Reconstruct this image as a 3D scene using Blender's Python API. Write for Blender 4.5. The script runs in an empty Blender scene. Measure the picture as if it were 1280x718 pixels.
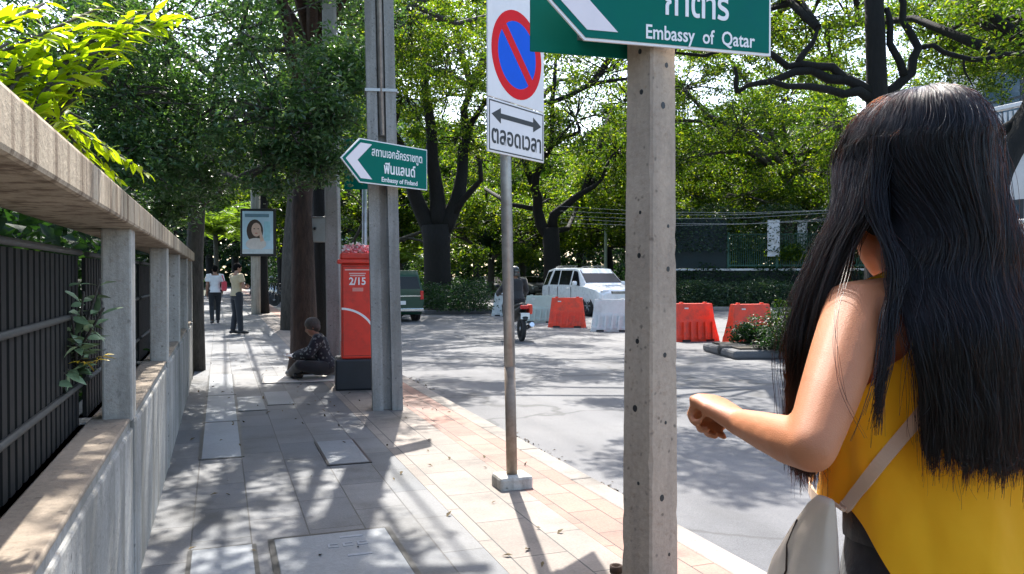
import bpy, bmesh, math, random
import numpy as np
from mathutils import Vector, Matrix, Euler, noise

sc = bpy.context.scene
COL = sc.collection
R = math.radians
PI = math.pi

# ------------------------------------------------------------------ camera, sky, sun, exposure
CAM_Z = 1.4
cam_d = bpy.data.cameras.new('camera')
cam = bpy.data.objects.new('camera', cam_d)
COL.objects.link(cam)
cam.location = (0, 0, CAM_Z)
cam.rotation_euler = (R(90 - 0.8), 0, R(-20.05))
cam_d.sensor_width = 36
cam_d.lens = 28.125
cam_d.clip_start = 0.05
cam_d.clip_end = 2000
sc.camera = cam
CM = Matrix.Translation(cam.location) @ cam.rotation_euler.to_matrix().to_4x4()

SUN_EL = 54
S = Vector((0.225, 0.974, 0)).normalized() * math.cos(R(SUN_EL)) + Vector((0, 0, math.sin(R(SUN_EL))))
w = bpy.data.worlds.new('World')
sc.world = w
w.use_nodes = True
nt = w.node_tree
nt.nodes.clear()
sky = nt.nodes.new('ShaderNodeTexSky')
sky.sky_type = 'NISHITA'
sky.sun_disc = False
sky.sun_elevation = R(SUN_EL)
sky.sun_rotation = math.atan2(S.x, S.y)
sky.dust_density = 2.2
bg = nt.nodes.new('ShaderNodeBackground')
bg.inputs['Strength'].default_value = 0.15
wo = nt.nodes.new('ShaderNodeOutputWorld')
nt.links.new(sky.outputs[0], bg.inputs[0])
nt.links.new(bg.outputs[0], wo.inputs[0])

sun_d = bpy.data.lights.new('sun', 'SUN')
sun_d.energy = 3.5
sun_d.angle = R(0.53)
sun_d.color = (1.0, 0.955, 0.88)
sun = bpy.data.objects.new('sun', sun_d)
COL.objects.link(sun)
sun.rotation_euler = S.to_track_quat('Z', 'Y').to_euler()
sun.location = (5, 20, 40)

sc.view_settings.view_transform = 'Standard'
sc.view_settings.look = 'None'
sc.view_settings.gamma = 1
sc.view_settings.exposure = 1.8
sc.view_settings.use_curve_mapping = False
sc.render.engine = 'CYCLES'
sc.cycles.max_bounces = 8
sc.cycles.diffuse_bounces = 4
sc.cycles.transmission_bounces = 6
sc.cycles.transparent_max_bounces = 8


# ------------------------------------------------------------------ where a point of the street is
def P(u, v, D):
    """street point seen D metres ahead at photograph position u, v"""
    return CM @ Vector(((u - 640) / 1000 * D, -(v - 359) / 1000 * D, -D))


def G(u, v, z=0.0):
    d = (CM.to_3x3() @ Vector(((u - 640) / 1000, -(v - 359) / 1000, -1)))
    t = (z - CAM_Z) / d.z
    return Vector((0, 0, CAM_Z)) + d * t


# ------------------------------------------------------------------ mesh building
class MB:
    def __init__(s):
        s.v = []
        s.f = []
        s.smooth = []

    def add(s, vs, fs, smooth=False):
        o = len(s.v)
        s.v.extend([tuple(a) for a in vs])
        s.f.extend([tuple(i + o for i in f) for f in fs])
        s.smooth.extend([smooth] * len(fs))
        return s

    def box(s, x0, x1, y0, y1, z0, z1, M=None, b=0.0):
        vs = [(x, y, z) for x in (x0, x1) for y in (y0, y1) for z in (z0, z1)]
        if b > 0:
            bm = bmesh.new()
            bv = [bm.verts.new(p) for p in vs]
            for f in [(0, 1, 3, 2), (4, 6, 7, 5), (0, 4, 5, 1), (2, 3, 7, 6), (0, 2, 6, 4), (1, 5, 7, 3)]:
                bm.faces.new([bv[i] for i in f])
            bmesh.ops.bevel(bm, geom=list(bm.edges), offset=b, segments=2, affect='EDGES', profile=0.5)
            bm.verts.index_update()
            vv = [v.co.copy() for v in bm.verts]
            ff = [[v.index for v in f.verts] for f in bm.faces]
            bm.free()
            if M:
                vv = [M @ p for p in vv]
            return s.add(vv, ff)
        if M:
            vs = [M @ Vector(p) for p in vs]
        return s.add(vs, [(0, 1, 3, 2), (4, 6, 7, 5), (0, 4, 5, 1), (2, 3, 7, 6), (0, 2, 6, 4), (1, 5, 7, 3)])

    def tube(s, pts, rad, n=8, smooth=True, round_cap=False, sx=1.0):
        pts = [Vector(p) for p in pts]
        if not hasattr(rad, '__len__'):
            rad = [rad] * len(pts)
        rad = list(rad)
        if round_cap:
            d0 = (pts[0] - pts[1]).normalized()
            d1 = (pts[-1] - pts[-2]).normalized()
            pre = [(pts[0] + d0 * rad[0] * a, rad[0] * b) for a, b in ((.98, .2), (.7, .71), (.38, .92))]
            post = [(pts[-1] + d1 * rad[-1] * a, rad[-1] * b) for a, b in ((.38, .92), (.7, .71), (.98, .2))]
            pts = [p for p, _ in pre] + pts + [p for p, _ in post]
            rad = [r for _, r in pre] + rad + [r for _, r in post]
        m = len(pts)
        ref = None
        vs = []
        for i, p in enumerate(pts):
            t = (pts[min(i + 1, m - 1)] - pts[max(i - 1, 0)])
            if t.length < 1e-9:
                t = Vector((0, 0, 1))
            t.normalize()
            if ref is None:
                ref = Vector((1, 0, 0)) if abs(t.x) < .8 else Vector((0, 1, 0))
            ref = (ref - t * ref.dot(t))
            if ref.length < 1e-6:
                ref = t.orthogonal()
            ref.normalize()
            b = t.cross(ref)
            for k in range(n):
                a = 2 * PI * k / n
                vs.append(p + (ref * math.cos(a) * sx + b * math.sin(a)) * rad[i])
        fs = []
        for i in range(m - 1):
            for k in range(n):
                k2 = (k + 1) % n
                fs.append((i * n + k, i * n + k2, (i + 1) * n + k2, (i + 1) * n + k))
        s.add(vs, fs, smooth)
        o = len(s.v) - len(vs)
        s.f.append(tuple(o + k for k in reversed(range(n))))
        s.f.append(tuple(o + (m - 1) * n + k for k in range(n)))
        s.smooth += [False, False]
        return s

    def loft(s, rings, smooth=True, cap=True, closed=True):
        n = len(rings[0])
        vs = [p for r in rings for p in r]
        fs = []
        for i in range(len(rings) - 1):
            for k in range(n if closed else n - 1):
                k2 = (k + 1) % n
                fs.append((i * n + k, i * n + k2, (i + 1) * n + k2, (i + 1) * n + k))
        o = len(s.v)
        s.add(vs, fs, smooth)
        if cap and closed:
            s.f.append(tuple(o + k for k in reversed(range(n))))
            s.f.append(tuple(o + (len(rings) - 1) * n + k for k in range(n)))
            s.smooth += [smooth, smooth]
        return s

    def lathe(s, prof, n=16, c=(0, 0, 0), M=None, smooth=True):
        rings = []
        for r, z in prof:
            ring = [Vector((c[0] + r * math.cos(2 * PI * k / n), c[1] + r * math.sin(2 * PI * k / n), c[2] + z)) for k in range(n)]
            if M:
                ring = [M @ p for p in ring]
            rings.append(ring)
        return s.loft(rings, smooth)

    def ball(s, c, rx, ry, rz, n=14, m=9, M=None):
        rings = []
        for i in range(m + 1):
            a = -PI / 2 + PI * (i / m) * .98 + .01 * PI
            ring = [Vector((rx * math.cos(a) * math.cos(2 * PI * k / n), ry * math.cos(a) * math.sin(2 * PI * k / n), rz * math.sin(a))) for k in range(n)]
            ring = [(M @ p if M else p) + Vector(c) for p in ring]
            rings.append(ring)
        return s.loft(rings)

    def prism(s, poly, d0, d1, M=None):
        """poly in local x,z; extruded along y d0..d1"""
        n = len(poly)
        vs = [Vector((x, d0, z)) for x, z in poly] + [Vector((x, d1, z)) for x, z in poly]
        if M:
            vs = [M @ p for p in vs]
        fs = [tuple(range(n)), tuple(reversed(range(n, 2 * n)))]
        fs += [(k, k + n, (k + 1) % n + n, (k + 1) % n) for k in range(n)]
        return s.add(vs, fs)

    def mesh(s, name, mat=None):
        me = bpy.data.meshes.new(name)
        me.from_pydata([tuple(p) for p in s.v], [], s.f)
        me.polygons.foreach_set('use_smooth', s.smooth)
        bm = bmesh.new()
        bm.from_mesh(me)
        bmesh.ops.recalc_face_normals(bm, faces=bm.faces)
        bm.to_mesh(me)
        bm.free()
        if mat:
            me.materials.append(mat)
        me.update()
        return me

    def build(s, name, mat, parent=None, label=None, M=None):
        return obj(name, s.mesh(name, mat), parent, label)


def obj(name, data, parent=None, label=None):
    o = bpy.data.objects.new(name, data)
    COL.objects.link(o)
    if parent:
        o.parent = parent
    if label:
        o['label'] = label
    return o


def tag(o, label, cat, group=None, kind=None):
    o['label'] = label
    o['category'] = cat
    if group:
        o['group'] = group
    if kind:
        o['kind'] = kind
    return o


def thing(name, label, cat, loc=(0, 0, 0), rz=0.0, group=None):
    o = bpy.data.objects.new(name, None)
    COL.objects.link(o)
    o.empty_display_size = .2
    o.location = loc
    o.rotation_euler = (0, 0, rz)
    return tag(o, label, cat, group)


def struct(o, kind='structure'):
    o['kind'] = kind
    return o


def dup(root, loc, rz, label, scale=None):
    r = root.copy()
    COL.objects.link(r)
    r.location = loc
    r.rotation_euler = (0, 0, rz)
    if scale:
        r.scale = scale
    r['label'] = label
    for ch in list(root.children):
        c = ch.copy()
        COL.objects.link(c)
        c.parent = r
        for g in ch.children:
            d = g.copy()
            COL.objects.link(d)
            d.parent = c
    return r


# ------------------------------------------------------------------ materials
def newmat(name):
    m = bpy.data.materials.new(name)
    m.use_nodes = True
    n = m.node_tree
    n.nodes.clear()
    out = n.nodes.new('ShaderNodeOutputMaterial')
    bs = n.nodes.new('ShaderNodeBsdfPrincipled')
    n.links.new(bs.outputs[0], out.inputs[0])
    return m, n, bs, out


def nd(n, t, **kw):
    x = n.nodes.new(t)
    for k, v in kw.items():
        if k in x.inputs:
            x.inputs[k].default_value = v
        else:
            setattr(x, k, v)
    return x


def ramp(n, fac, stops):
    r = n.nodes.new('ShaderNodeValToRGB')
    e = r.color_ramp.elements
    while len(e) > 1:
        e.remove(e[-1])
    e[0].position = stops[0][0]
    e[0].color = (*stops[0][1], 1) if len(stops[0][1]) == 3 else stops[0][1]
    for p, c in stops[1:]:
        x = e.new(p)
        x.color = (*c, 1)
    n.links.new(fac, r.inputs[0])
    return r.outputs[0]


def mixc(n, fac, a, b, mode='MIX'):
    m = n.nodes.new('ShaderNodeMix')
    m.data_type = 'RGBA'
    m.blend_type = mode
    for s, x in ((0, fac), (6, a), (7, b)):
        if hasattr(x, 'links'):
            n.links.new(x, m.inputs[s])
        elif s == 0:
            m.inputs[0].default_value = x
        else:
            m.inputs[s].default_value = (*x, 1)
    return m.outputs[2]


def plain(name, col, rough=.5, metal=0.0, var=.12, scale=8.0, bump=.0, bscale=60, coat=0.0, dirt=None, dirt_amt=.5, alpha=None):
    """colour with procedural unevenness, optional dirt and fine bump"""
    m, n, b, out = newmat(name)
    tc = nd(n, 'ShaderNodeTexCoord')
    ns = nd(n, 'ShaderNodeTexNoise', Scale=scale, Detail=6.0, Roughness=.6)
    n.links.new(tc.outputs['Object'], ns.inputs['Vector'])
    c = ramp(n, ns.outputs[0], [(.25, tuple(x * (1 - var) for x in col)), (.75, tuple(min(1, x * (1 + var)) for x in col))])
    if dirt:
        n2 = nd(n, 'ShaderNodeTexNoise', Scale=scale * .6, Detail=9.0, Roughness=.7)
        n.links.new(tc.outputs['Object'], n2.inputs['Vector'])
        f = ramp(n, n2.outputs[0], [(.48, (0, 0, 0)), (.72, (dirt_amt,) * 3)])
        c = mixc(n, f, c, dirt)
    n.links.new(c, b.inputs['Base Color'])
    b.inputs['Metallic'].default_value = metal
    rr = nd(n, 'ShaderNodeMapRange')
    rr.inputs[3].default_value = max(.02, rough - .08)
    rr.inputs[4].default_value = min(1, rough + .08)
    n.links.new(ns.outputs[0], rr.inputs[0])
    n.links.new(rr.outputs[0], b.inputs['Roughness'])
    b.inputs['Coat Weight'].default_value = coat
    if bump:
        n3 = nd(n, 'ShaderNodeTexNoise', Scale=bscale, Detail=5.0)
        n.links.new(tc.outputs['Object'], n3.inputs['Vector'])
        bp = nd(n, 'ShaderNodeBump', Strength=bump, Distance=.02)
        n.links.new(n3.outputs[0], bp.inputs['Height'])
        n.links.new(bp.outputs[0], b.inputs['Normal'])
    return m


def concrete(name, base, stain, streak=0.0, streak_col=(.03, .028, .02), bump=.5, rough=.85, pit=True, big=1.3, sfreq=9):
    m, n, b, out = newmat(name)
    tc = nd(n, 'ShaderNodeTexCoord')
    geo = nd(n, 'ShaderNodeNewGeometry')
    ns = nd(n, 'ShaderNodeTexNoise', Scale=big, Detail=10.0, Roughness=.65)
    n.links.new(geo.outputs['Position'], ns.inputs['Vector'])
    c = ramp(n, ns.outputs[0], [(.3, stain), (.6, base), (.8, tuple(min(1, x * 1.15) for x in base))])
    nf = nd(n, 'ShaderNodeTexNoise', Scale=45.0, Detail=6.0, Roughness=.7)
    n.links.new(geo.outputs['Position'], nf.inputs['Vector'])
    c = mixc(n, .35, c, ramp(n, nf.outputs[0], [(.3, tuple(x * .55 for x in base)), (.7, tuple(min(1, x * 1.25) for x in base))]))
    if streak:
        mp = nd(n, 'ShaderNodeMapping')
        mp.inputs['Scale'].default_value = (sfreq, sfreq, .5)
        n.links.new(geo.outputs['Position'], mp.inputs['Vector'])
        st = nd(n, 'ShaderNodeTexNoise', Scale=1.0, Detail=5.0, Roughness=.6)
        n.links.new(mp.outputs[0], st.inputs['Vector'])
        f = ramp(n, st.outputs[0], [(.47, (0, 0, 0)), (.62, (streak,) * 3)])
        c = mixc(n, f, c, streak_col)
    h = nf.outputs[0]
    if pit:
        dn = nd(n, 'ShaderNodeTexNoise', Scale=9.0, Detail=3.0)
        n.links.new(geo.outputs['Position'], dn.inputs['Vector'])
        wv = nd(n, 'ShaderNodeVectorMath', operation='MULTIPLY_ADD')
        n.links.new(dn.outputs['Color'], wv.inputs[0])
        wv.inputs[1].default_value = (.07, .07, .07)
        n.links.new(geo.outputs['Position'], wv.inputs[2])
        vo = nd(n, 'ShaderNodeTexVoronoi', Scale=27.0)
        n.links.new(wv.outputs[0], vo.inputs['Vector'])
        pm_ = nd(n, 'ShaderNodeTexNoise', Scale=13.0, Detail=2.0)
        n.links.new(geo.outputs['Position'], pm_.inputs['Vector'])
        gate = ramp(n, pm_.outputs[0], [(.5, (0, 0, 0)), (.62, (1, 1, 1))])
        pf = mixc(n, 1.0, ramp(n, vo.outputs['Distance'], [(.12, (.85,) * 3), (.3, (0, 0, 0))]), gate, 'MULTIPLY')
        c = mixc(n, pf, c, tuple(x * .30 for x in base))
        er = nd(n, 'ShaderNodeTexNoise', Scale=22.0, Detail=8.0, Roughness=.75)
        n.links.new(geo.outputs['Position'], er.inputs['Vector'])
        c = mixc(n, ramp(n, er.outputs[0], [(.56, (0, 0, 0)), (.68, (.6,) * 3)]), c, (base[0] * .5, base[1] * .42, base[2] * .34))
    n.links.new(c, b.inputs['Base Color'])
    b.inputs['Roughness'].default_value = rough
    bp = nd(n, 'ShaderNodeBump', Strength=bump, Distance=.01)
    n.links.new(h, bp.inputs['Height'])
    n.links.new(bp.outputs[0], b.inputs['Normal'])
    return m


def leafmat(name, dark, mid, light, trans=.5, rough=.4, spec=.5, tcol=None):
    m, n, b, out = newmat(name)
    at = nd(n, 'ShaderNodeAttribute', attribute_name='rnd')
    c = ramp(n, at.outputs['Fac'], [(0, dark), (.55, mid), (1, light)])
    n.links.new(c, b.inputs['Base Color'])
    b.inputs['Roughness'].default_value = rough
    b.inputs['Specular IOR Level'].default_value = spec
    tr = nd(n, 'ShaderNodeBsdfTranslucent')
    tc = mixc(n, 1.0, c, tcol or (1.7, 1.75, .5), 'MULTIPLY')
    n.links.new(tc, tr.inputs['Color'])
    mx = nd(n, 'ShaderNodeMixShader')
    mx.inputs[0].default_value = trans
    n.links.new(b.outputs[0], mx.inputs[1])
    n.links.new(tr.outputs[0], mx.inputs[2])
    n.links.new(mx.outputs[0], out.inputs[0])
    return m


def bark(name, a, bb, scale=3.0):
    m, n, b, out = newmat(name)
    geo = nd(n, 'ShaderNodeNewGeometry')
    mp = nd(n, 'ShaderNodeMapping')
    mp.inputs['Scale'].default_value = (scale * 4, scale * 4, scale)
    n.links.new(geo.outputs['Position'], mp.inputs['Vector'])
    ns = nd(n, 'ShaderNodeTexNoise', Scale=1.5, Detail=8.0, Roughness=.7)
    n.links.new(mp.outputs[0], ns.inputs['Vector'])
    c = ramp(n, ns.outputs[0], [(.3, a), (.7, bb)])
    n.links.new(c, b.inputs['Base Color'])
    b.inputs['Roughness'].default_value = .9
    bp = nd(n, 'ShaderNodeBump', Strength=.9, Distance=.03)
    n.links.new(ns.outputs[0], bp.inputs['Height'])
    n.links.new(bp.outputs[0], b.inputs['Normal'])
    return m


def paving(name, cols, bw, rh, mortar, rot=True, rough=.62, mcol=(.05, .048, .045), off=.5, sh=(0, 0, 0)):
    m, n, b, out = newmat(name)
    geo = nd(n, 'ShaderNodeNewGeometry')
    mp = nd(n, 'ShaderNodeMapping')
    mp.inputs['Location'].default_value = sh
    if rot:
        mp.inputs['Rotation'].default_value = (0, 0, R(90))
    n.links.new(geo.outputs['Position'], mp.inputs['Vector'])
    br = nd(n, 'ShaderNodeTexBrick')
    br.offset = off
    br.inputs['Scale'].default_value = 1
    br.inputs['Brick Width'].default_value = bw
    br.inputs['Row Height'].default_value = rh
    br.inputs['Mortar Size'].default_value = mortar
    br.inputs['Mortar Smooth'].default_value = .3
    br.inputs['Bias'].default_value = 0
    br.inputs['Color1'].default_value = (0, 0, 0, 1)
    br.inputs['Color2'].default_value = (1, 1, 1, 1)
    br.inputs['Mortar'].default_value = (.5, .5, .5, 1)
    n.links.new(mp.outputs[0], br.inputs['Vector'])
    c = ramp(n, br.outputs['Color'], [(0, cols[0]), (.5, cols[1]), (1, cols[2])])
    ns = nd(n, 'ShaderNodeTexNoise', Scale=1.7, Detail=10.0, Roughness=.68)
    n.links.new(geo.outputs['Position'], ns.inputs['Vector'])
    dirt = ramp(n, ns.outputs[0], [(.34, (.40, .40, .40)), (.47, (.80, .80, .80)), (.58, (1.0, 1.0, 1.0)), (.72, (1.22, 1.21, 1.19))])
    c = mixc(n, .95, c, dirt, 'MULTIPLY')
    nf = nd(n, 'ShaderNodeTexNoise', Scale=70.0, Detail=4.0, Roughness=.7)
    n.links.new(geo.outputs['Position'], nf.inputs['Vector'])
    c = mixc(n, .5, c, ramp(n, nf.outputs[0], [(.3, (.6, .6, .6)), (.7, (1.25, 1.25, 1.25))]), 'MULTIPLY')
    c = mixc(n, br.outputs['Fac'], c, mcol)
    n.links.new(c, b.inputs['Base Color'])
    rr = nd(n, 'ShaderNodeMapRange')
    rr.inputs[3].default_value = rough - .15
    rr.inputs[4].default_value = rough + .2
    n.links.new(ns.outputs[0], rr.inputs[0])
    n.links.new(rr.outputs[0], b.inputs['Roughness'])
    ad = nd(n, 'ShaderNodeMath', operation='SUBTRACT')
    n.links.new(nf.outputs[0], ad.inputs[0])
    mu = nd(n, 'ShaderNodeMath', operation='MULTIPLY')
    n.links.new(br.outputs['Fac'], mu.inputs[0])
    mu.inputs[1].default_value = 3
    n.links.new(mu.outputs[0], ad.inputs[1])
    bp = nd(n, 'ShaderNodeBump', Strength=.5, Distance=.004)
    n.links.new(ad.outputs[0], bp.inputs['Height'])
    n.links.new(bp.outputs[0], b.inputs['Normal'])
    return m


def asphalt(name):
    m, n, b, out = newmat(name)
    geo = nd(n, 'ShaderNodeNewGeometry')
    ns = nd(n, 'ShaderNodeTexNoise', Scale=.45, Detail=10.0, Roughness=.62)
    n.links.new(geo.outputs['Position'], ns.inputs['Vector'])
    c = ramp(n, ns.outputs[0], [(.3, (.082, .084, .092)), (.5, (.125, .125, .131)), (.75, (.168, .166, .168))])
    mp = nd(n, 'ShaderNodeMapping')
    mp.inputs['Scale'].default_value = (2.2, .05, 1)
    n.links.new(geo.outputs['Position'], mp.inputs['Vector'])
    tr = nd(n, 'ShaderNodeTexNoise', Scale=1.0, Detail=3.0)
    n.links.new(mp.outputs[0], tr.inputs['Vector'])
    c = mixc(n, .6, c, ramp(n, tr.outputs[0], [(.35, (.72, .72, .73)), (.65, (1.15, 1.15, 1.14))]), 'MULTIPLY')
    nf = nd(n, 'ShaderNodeTexNoise', Scale=130.0, Detail=4.0, Roughness=.8)
    n.links.new(geo.outputs['Position'], nf.inputs['Vector'])
    c = mixc(n, .7, c, ramp(n, nf.outputs[0], [(.3, (.5, .5, .5)), (.7, (1.4, 1.4, 1.4))]), 'MULTIPLY')
    n.links.new(c, b.inputs['Base Color'])
    # cracks and oil stains
    wn = nd(n, 'ShaderNodeTexNoise', Scale=1.4, Detail=4.0)
    n.links.new(geo.outputs['Position'], wn.inputs['Vector'])
    wm = nd(n, 'ShaderNodeVectorMath', operation='MULTIPLY_ADD')
    n.links.new(wn.outputs['Color'], wm.inputs[0])
    wm.inputs[1].default_value = (.8, .8, .8)
    n.links.new(geo.outputs['Position'], wm.inputs[2])
    vo = nd(n, 'ShaderNodeTexVoronoi', Scale=.33, feature='DISTANCE_TO_EDGE')
    n.links.new(wm.outputs[0], vo.inputs['Vector'])
    c = mixc(n, ramp(n, vo.outputs['Distance'], [(.0, (.75,) * 3), (.008, (.5,) * 3), (.014, (0, 0, 0))]), c, (.05, .05, .05))
    on = nd(n, 'ShaderNodeTexNoise', Scale=1.1, Detail=7.0, Roughness=.6)
    n.links.new(geo.outputs['Position'], on.inputs['Vector'])
    c = mixc(n, ramp(n, on.outputs[0], [(.6, (0, 0, 0)), (.72, (.55,) * 3)]), c, (.07, .07, .072))
    n.links.new(c, b.inputs['Base Color'])
    b.inputs['Roughness'].default_value = .8
    bp = nd(n, 'ShaderNodeBump', Strength=.6, Distance=.006)
    n.links.new(nf.outputs[0], bp.inputs['Height'])
    n.links.new(bp.outputs[0], b.inputs['Normal'])
    return m


M_ = {}
M_['asphalt'] = asphalt('road asphalt')
M_['paving'] = paving('grey paving slabs', [(.085, .092, .102), (.118, .122, .129), (.152, .151, .151)], .6, .3, .0045, sh=(0, .15, 0))
M_['pink'] = paving('pink pavers', [(.24, .125, .092), (.285, .155, .115), (.31, .182, .14)], .4, .2, .0045, rough=.7, sh=(.1, .08, 0))
M_['cream'] = paving('sunlit tone slabs', [(.185, .152, .128), (.225, .185, .155), (.25, .21, .178)], .6, .3, .0045, rough=.7, sh=(.1, .15, 0))  # grey paving repeated in the lighter, warmer tone it takes in sun
M_['kerb'] = paving('kerb stone', [(.24, .21, .18), (.29, .255, .22), (.31, .275, .24)], 1.0, 5.0, .006, rough=.8, off=0)
M_['ground'] = plain('bare ground', (.035, .042, .022), .9, var=.4, scale=2.0)
M_['wallc'] = concrete('stained wall render', (.36, .35, .325), (.15, .145, .125), streak=.6, streak_col=(.12, .112, .09), sfreq=5, big=1.8)
M_['coping'] = concrete('rust streaked concrete', (.47, .38, .27), (.28, .215, .14), streak=.85, streak_col=(.12, .075, .04), pit=False, sfreq=13)
M_['ledge'] = concrete('brown ledge concrete', (.30, .24, .18), (.09, .075, .055), pit=True)
M_['postc'] = concrete('grey post concrete', (.46, .44, .395), (.26, .245, .21), streak=.45, streak_col=(.12, .11, .09))
M_['pole_warm'] = concrete('warm pole concrete', (.42, .33, .245), (.27, .21, .155), streak=.3, streak_col=(.14, .12, .1), big=2.5)
M_['pole_grey'] = concrete('utility pole concrete', (.30, .29, .27), (.19, .185, .17), streak=.5, streak_col=(.12, .115, .1), big=2)
M_['cover'] = concrete('smooth cover slab', (.20, .22, .245), (.14, .152, .168), pit=False, rough=.5, bump=.2)
M_['manhole'] = concrete('manhole slab', (.16, .175, .19), (.10, .11, .12), pit=False, rough=.55, bump=.3)
M_['iron'] = plain('black painted iron', (.0015, .0018, .0018), .7, var=.4, scale=20)
M_['iron_dusty'] = plain('dusty iron rail', (.05, .05, .046), .6, var=.5, scale=30)
M_['steel'] = plain('galvanised steel', (.36, .36, .35), .42, .75, var=.2, scale=14, dirt=(.16, .13, .1), dirt_amt=.5)
M_['sign_green'] = plain('green sign sheet', (.0, .13, .092), .6, var=.08, scale=3, dirt=(.002, .105, .11), dirt_amt=.5)
M_['sign_back'] = plain('green sign edge', (.005, .075, .05), .5, var=.15)
M_['sign_white'] = plain('white sign sheet', (.80, .77, .75), .45, var=.05, scale=5)
M_['sign_plate'] = plain('weathered white plate', (.74, .70, .68), .45, var=.06, scale=4, dirt=(.55, .5, .46), dirt_amt=.35)
M_['sign_blue'] = plain('blue sign sheet', (.008, .10, .60), .6, var=.06)
M_['sign_red'] = plain('red sign sheet', (.66, .014, .02), .6, var=.08)
for _k in ('sign_green', 'sign_blue', 'sign_red'):
    for _x in M_[_k].node_tree.nodes:
        if _x.type == 'BSDF_PRINCIPLED':
            _x.inputs['Specular IOR Level'].default_value = .12
M_['black'] = plain('black paint', (.012, .012, .013), .45, var=.2)
M_['rubber'] = plain('tyre rubber', (.018, .018, .019), .75, var=.3)
M_['kiosk_red'] = plain('red enamel', (.70, .035, .015), .45, var=.12, scale=5, dirt=(.22, .03, .02), dirt_amt=.7)
M_['kiosk_base'] = plain('black base', (.012, .014, .018), .5, var=.3)
M_['plastic_red'] = plain('red plastic', (.80, .055, .018), .5, var=.14, scale=6, dirt=(.22, .06, .04), dirt_amt=.75)
M_['plastic_white'] = plain('white plastic', (.62, .63, .62), .5, var=.08, scale=4, dirt=(.3, .3, .28), dirt_amt=.5)
M_['plastic_pale'] = plain('pale green plastic', (.42, .50, .45), .5, var=.1, scale=4, dirt=(.3, .3, .28), dirt_amt=.5)
M_['car_white'] = plain('white car paint', (.78, .79, .80), .28, var=.03, coat=.6)
M_['car_green'] = plain('green car paint', (.003, .045, .022), .4, var=.1, coat=.1)
M_['car_silver'] = plain('silver car paint', (.16, .165, .17), .3, .4, var=.05, coat=.5)
M_['glass'] = plain('dark window glass', (.006, .008, .009), .1, var=.1)
for _x in M_['glass'].node_tree.nodes:
    if _x.type == 'BSDF_PRINCIPLED':
        _x.inputs['Specular IOR Level'].default_value = .22
M_['chrome'] = plain('bright metal', (.6, .6, .6), .2, .9, var=.1)
M_['rim'] = plain('alloy', (.35, .35, .36), .35, .8, var=.1)
M_['lampglass'] = plain('lamp glass', (.7, .72, .74), .12, var=.05)
M_['lampred'] = plain('red lamp', (.55, .02, .02), .2, var=.1)
M_['plate'] = plain('number plate', (.75, .76, .75), .4, var=.05)
M_['skin'] = plain('tan skin', (.41, .162, .074), .55, var=.10, scale=16, bump=.12, bscale=650)
for _x in M_['skin'].node_tree.nodes:
    if _x.type == 'BSDF_PRINCIPLED':
        _x.inputs['Subsurface Weight'].default_value = .25
        _x.inputs['Subsurface Radius'].default_value = (.012, .005, .003)
        _x.inputs['Specular IOR Level'].default_value = .32
M_['skin_dark'] = plain('brown skin', (.26, .13, .08), .5, var=.1, scale=12)
M_['bark_dark'] = bark('dark bark', (.002, .0019, .0017), (.011, .0095, .008))
M_['bark_red'] = bark('reddish bark', (.018, .011, .008), (.075, .042, .029))
M_['bark_grey'] = bark('grey bark', (.03, .027, .023), (.09, .082, .07))
M_['leaf_dense'] = leafmat('dense dark leaves', (.026, .068, .03), (.065, .14, .058), (.16, .24, .12), .42, .32, .8)
M_['leaf_rain'] = leafmat('rain tree leaves', (.010, .030, .008), (.048, .10, .015), (.20, .25, .03), .58, .45, .35, (2.6, 2.3, .42))
M_['leaf_mid'] = leafmat('mid green leaves', (.007, .024, .007), (.028, .068, .015), (.12, .18, .032), .53, .45, .4, (2.4, 2.2, .5))
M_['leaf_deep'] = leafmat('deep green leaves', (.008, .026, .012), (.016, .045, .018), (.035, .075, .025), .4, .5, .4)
M_['leaf_bright'] = leafmat('bright young leaves', (.14, .21, .010), (.28, .36, .014), (.40, .46, .022), .68, .4, .4)
M_['leaf_hedge'] = leafmat('hedge leaves', (.012, .035, .014), (.028, .065, .025), (.08, .13, .06), .3, .4, .6)
M_['leaf_palm'] = leafmat('palm leaves', (.07, .13, .02), (.13, .21, .03), (.24, .31, .06), .55, .4, .5)
M_['building'] = concrete('white painted facade', (.66, .65, .63), (.56, .55, .53), streak=.12, streak_col=(.4, .4, .38), pit=False, bump=.1, big=.4)
M_['building_grey'] = concrete('grey painted facade', (.42, .43, .44), (.33, .34, .35), streak=.2, streak_col=(.25, .25, .25), pit=False, bump=.1, big=.4)
M_['winframe'] = plain('dark window frame', (.03, .035, .04), .5)
M_['winglass'] = plain('window glass', (.03, .06, .09), .05, var=.2, scale=1)
M_['soil'] = plain('planter soil', (.05, .04, .03), .95, var=.4)
M_['planter'] = concrete('dark planter kerb', (.12, .12, .125), (.06, .06, .06), pit=False)


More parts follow.
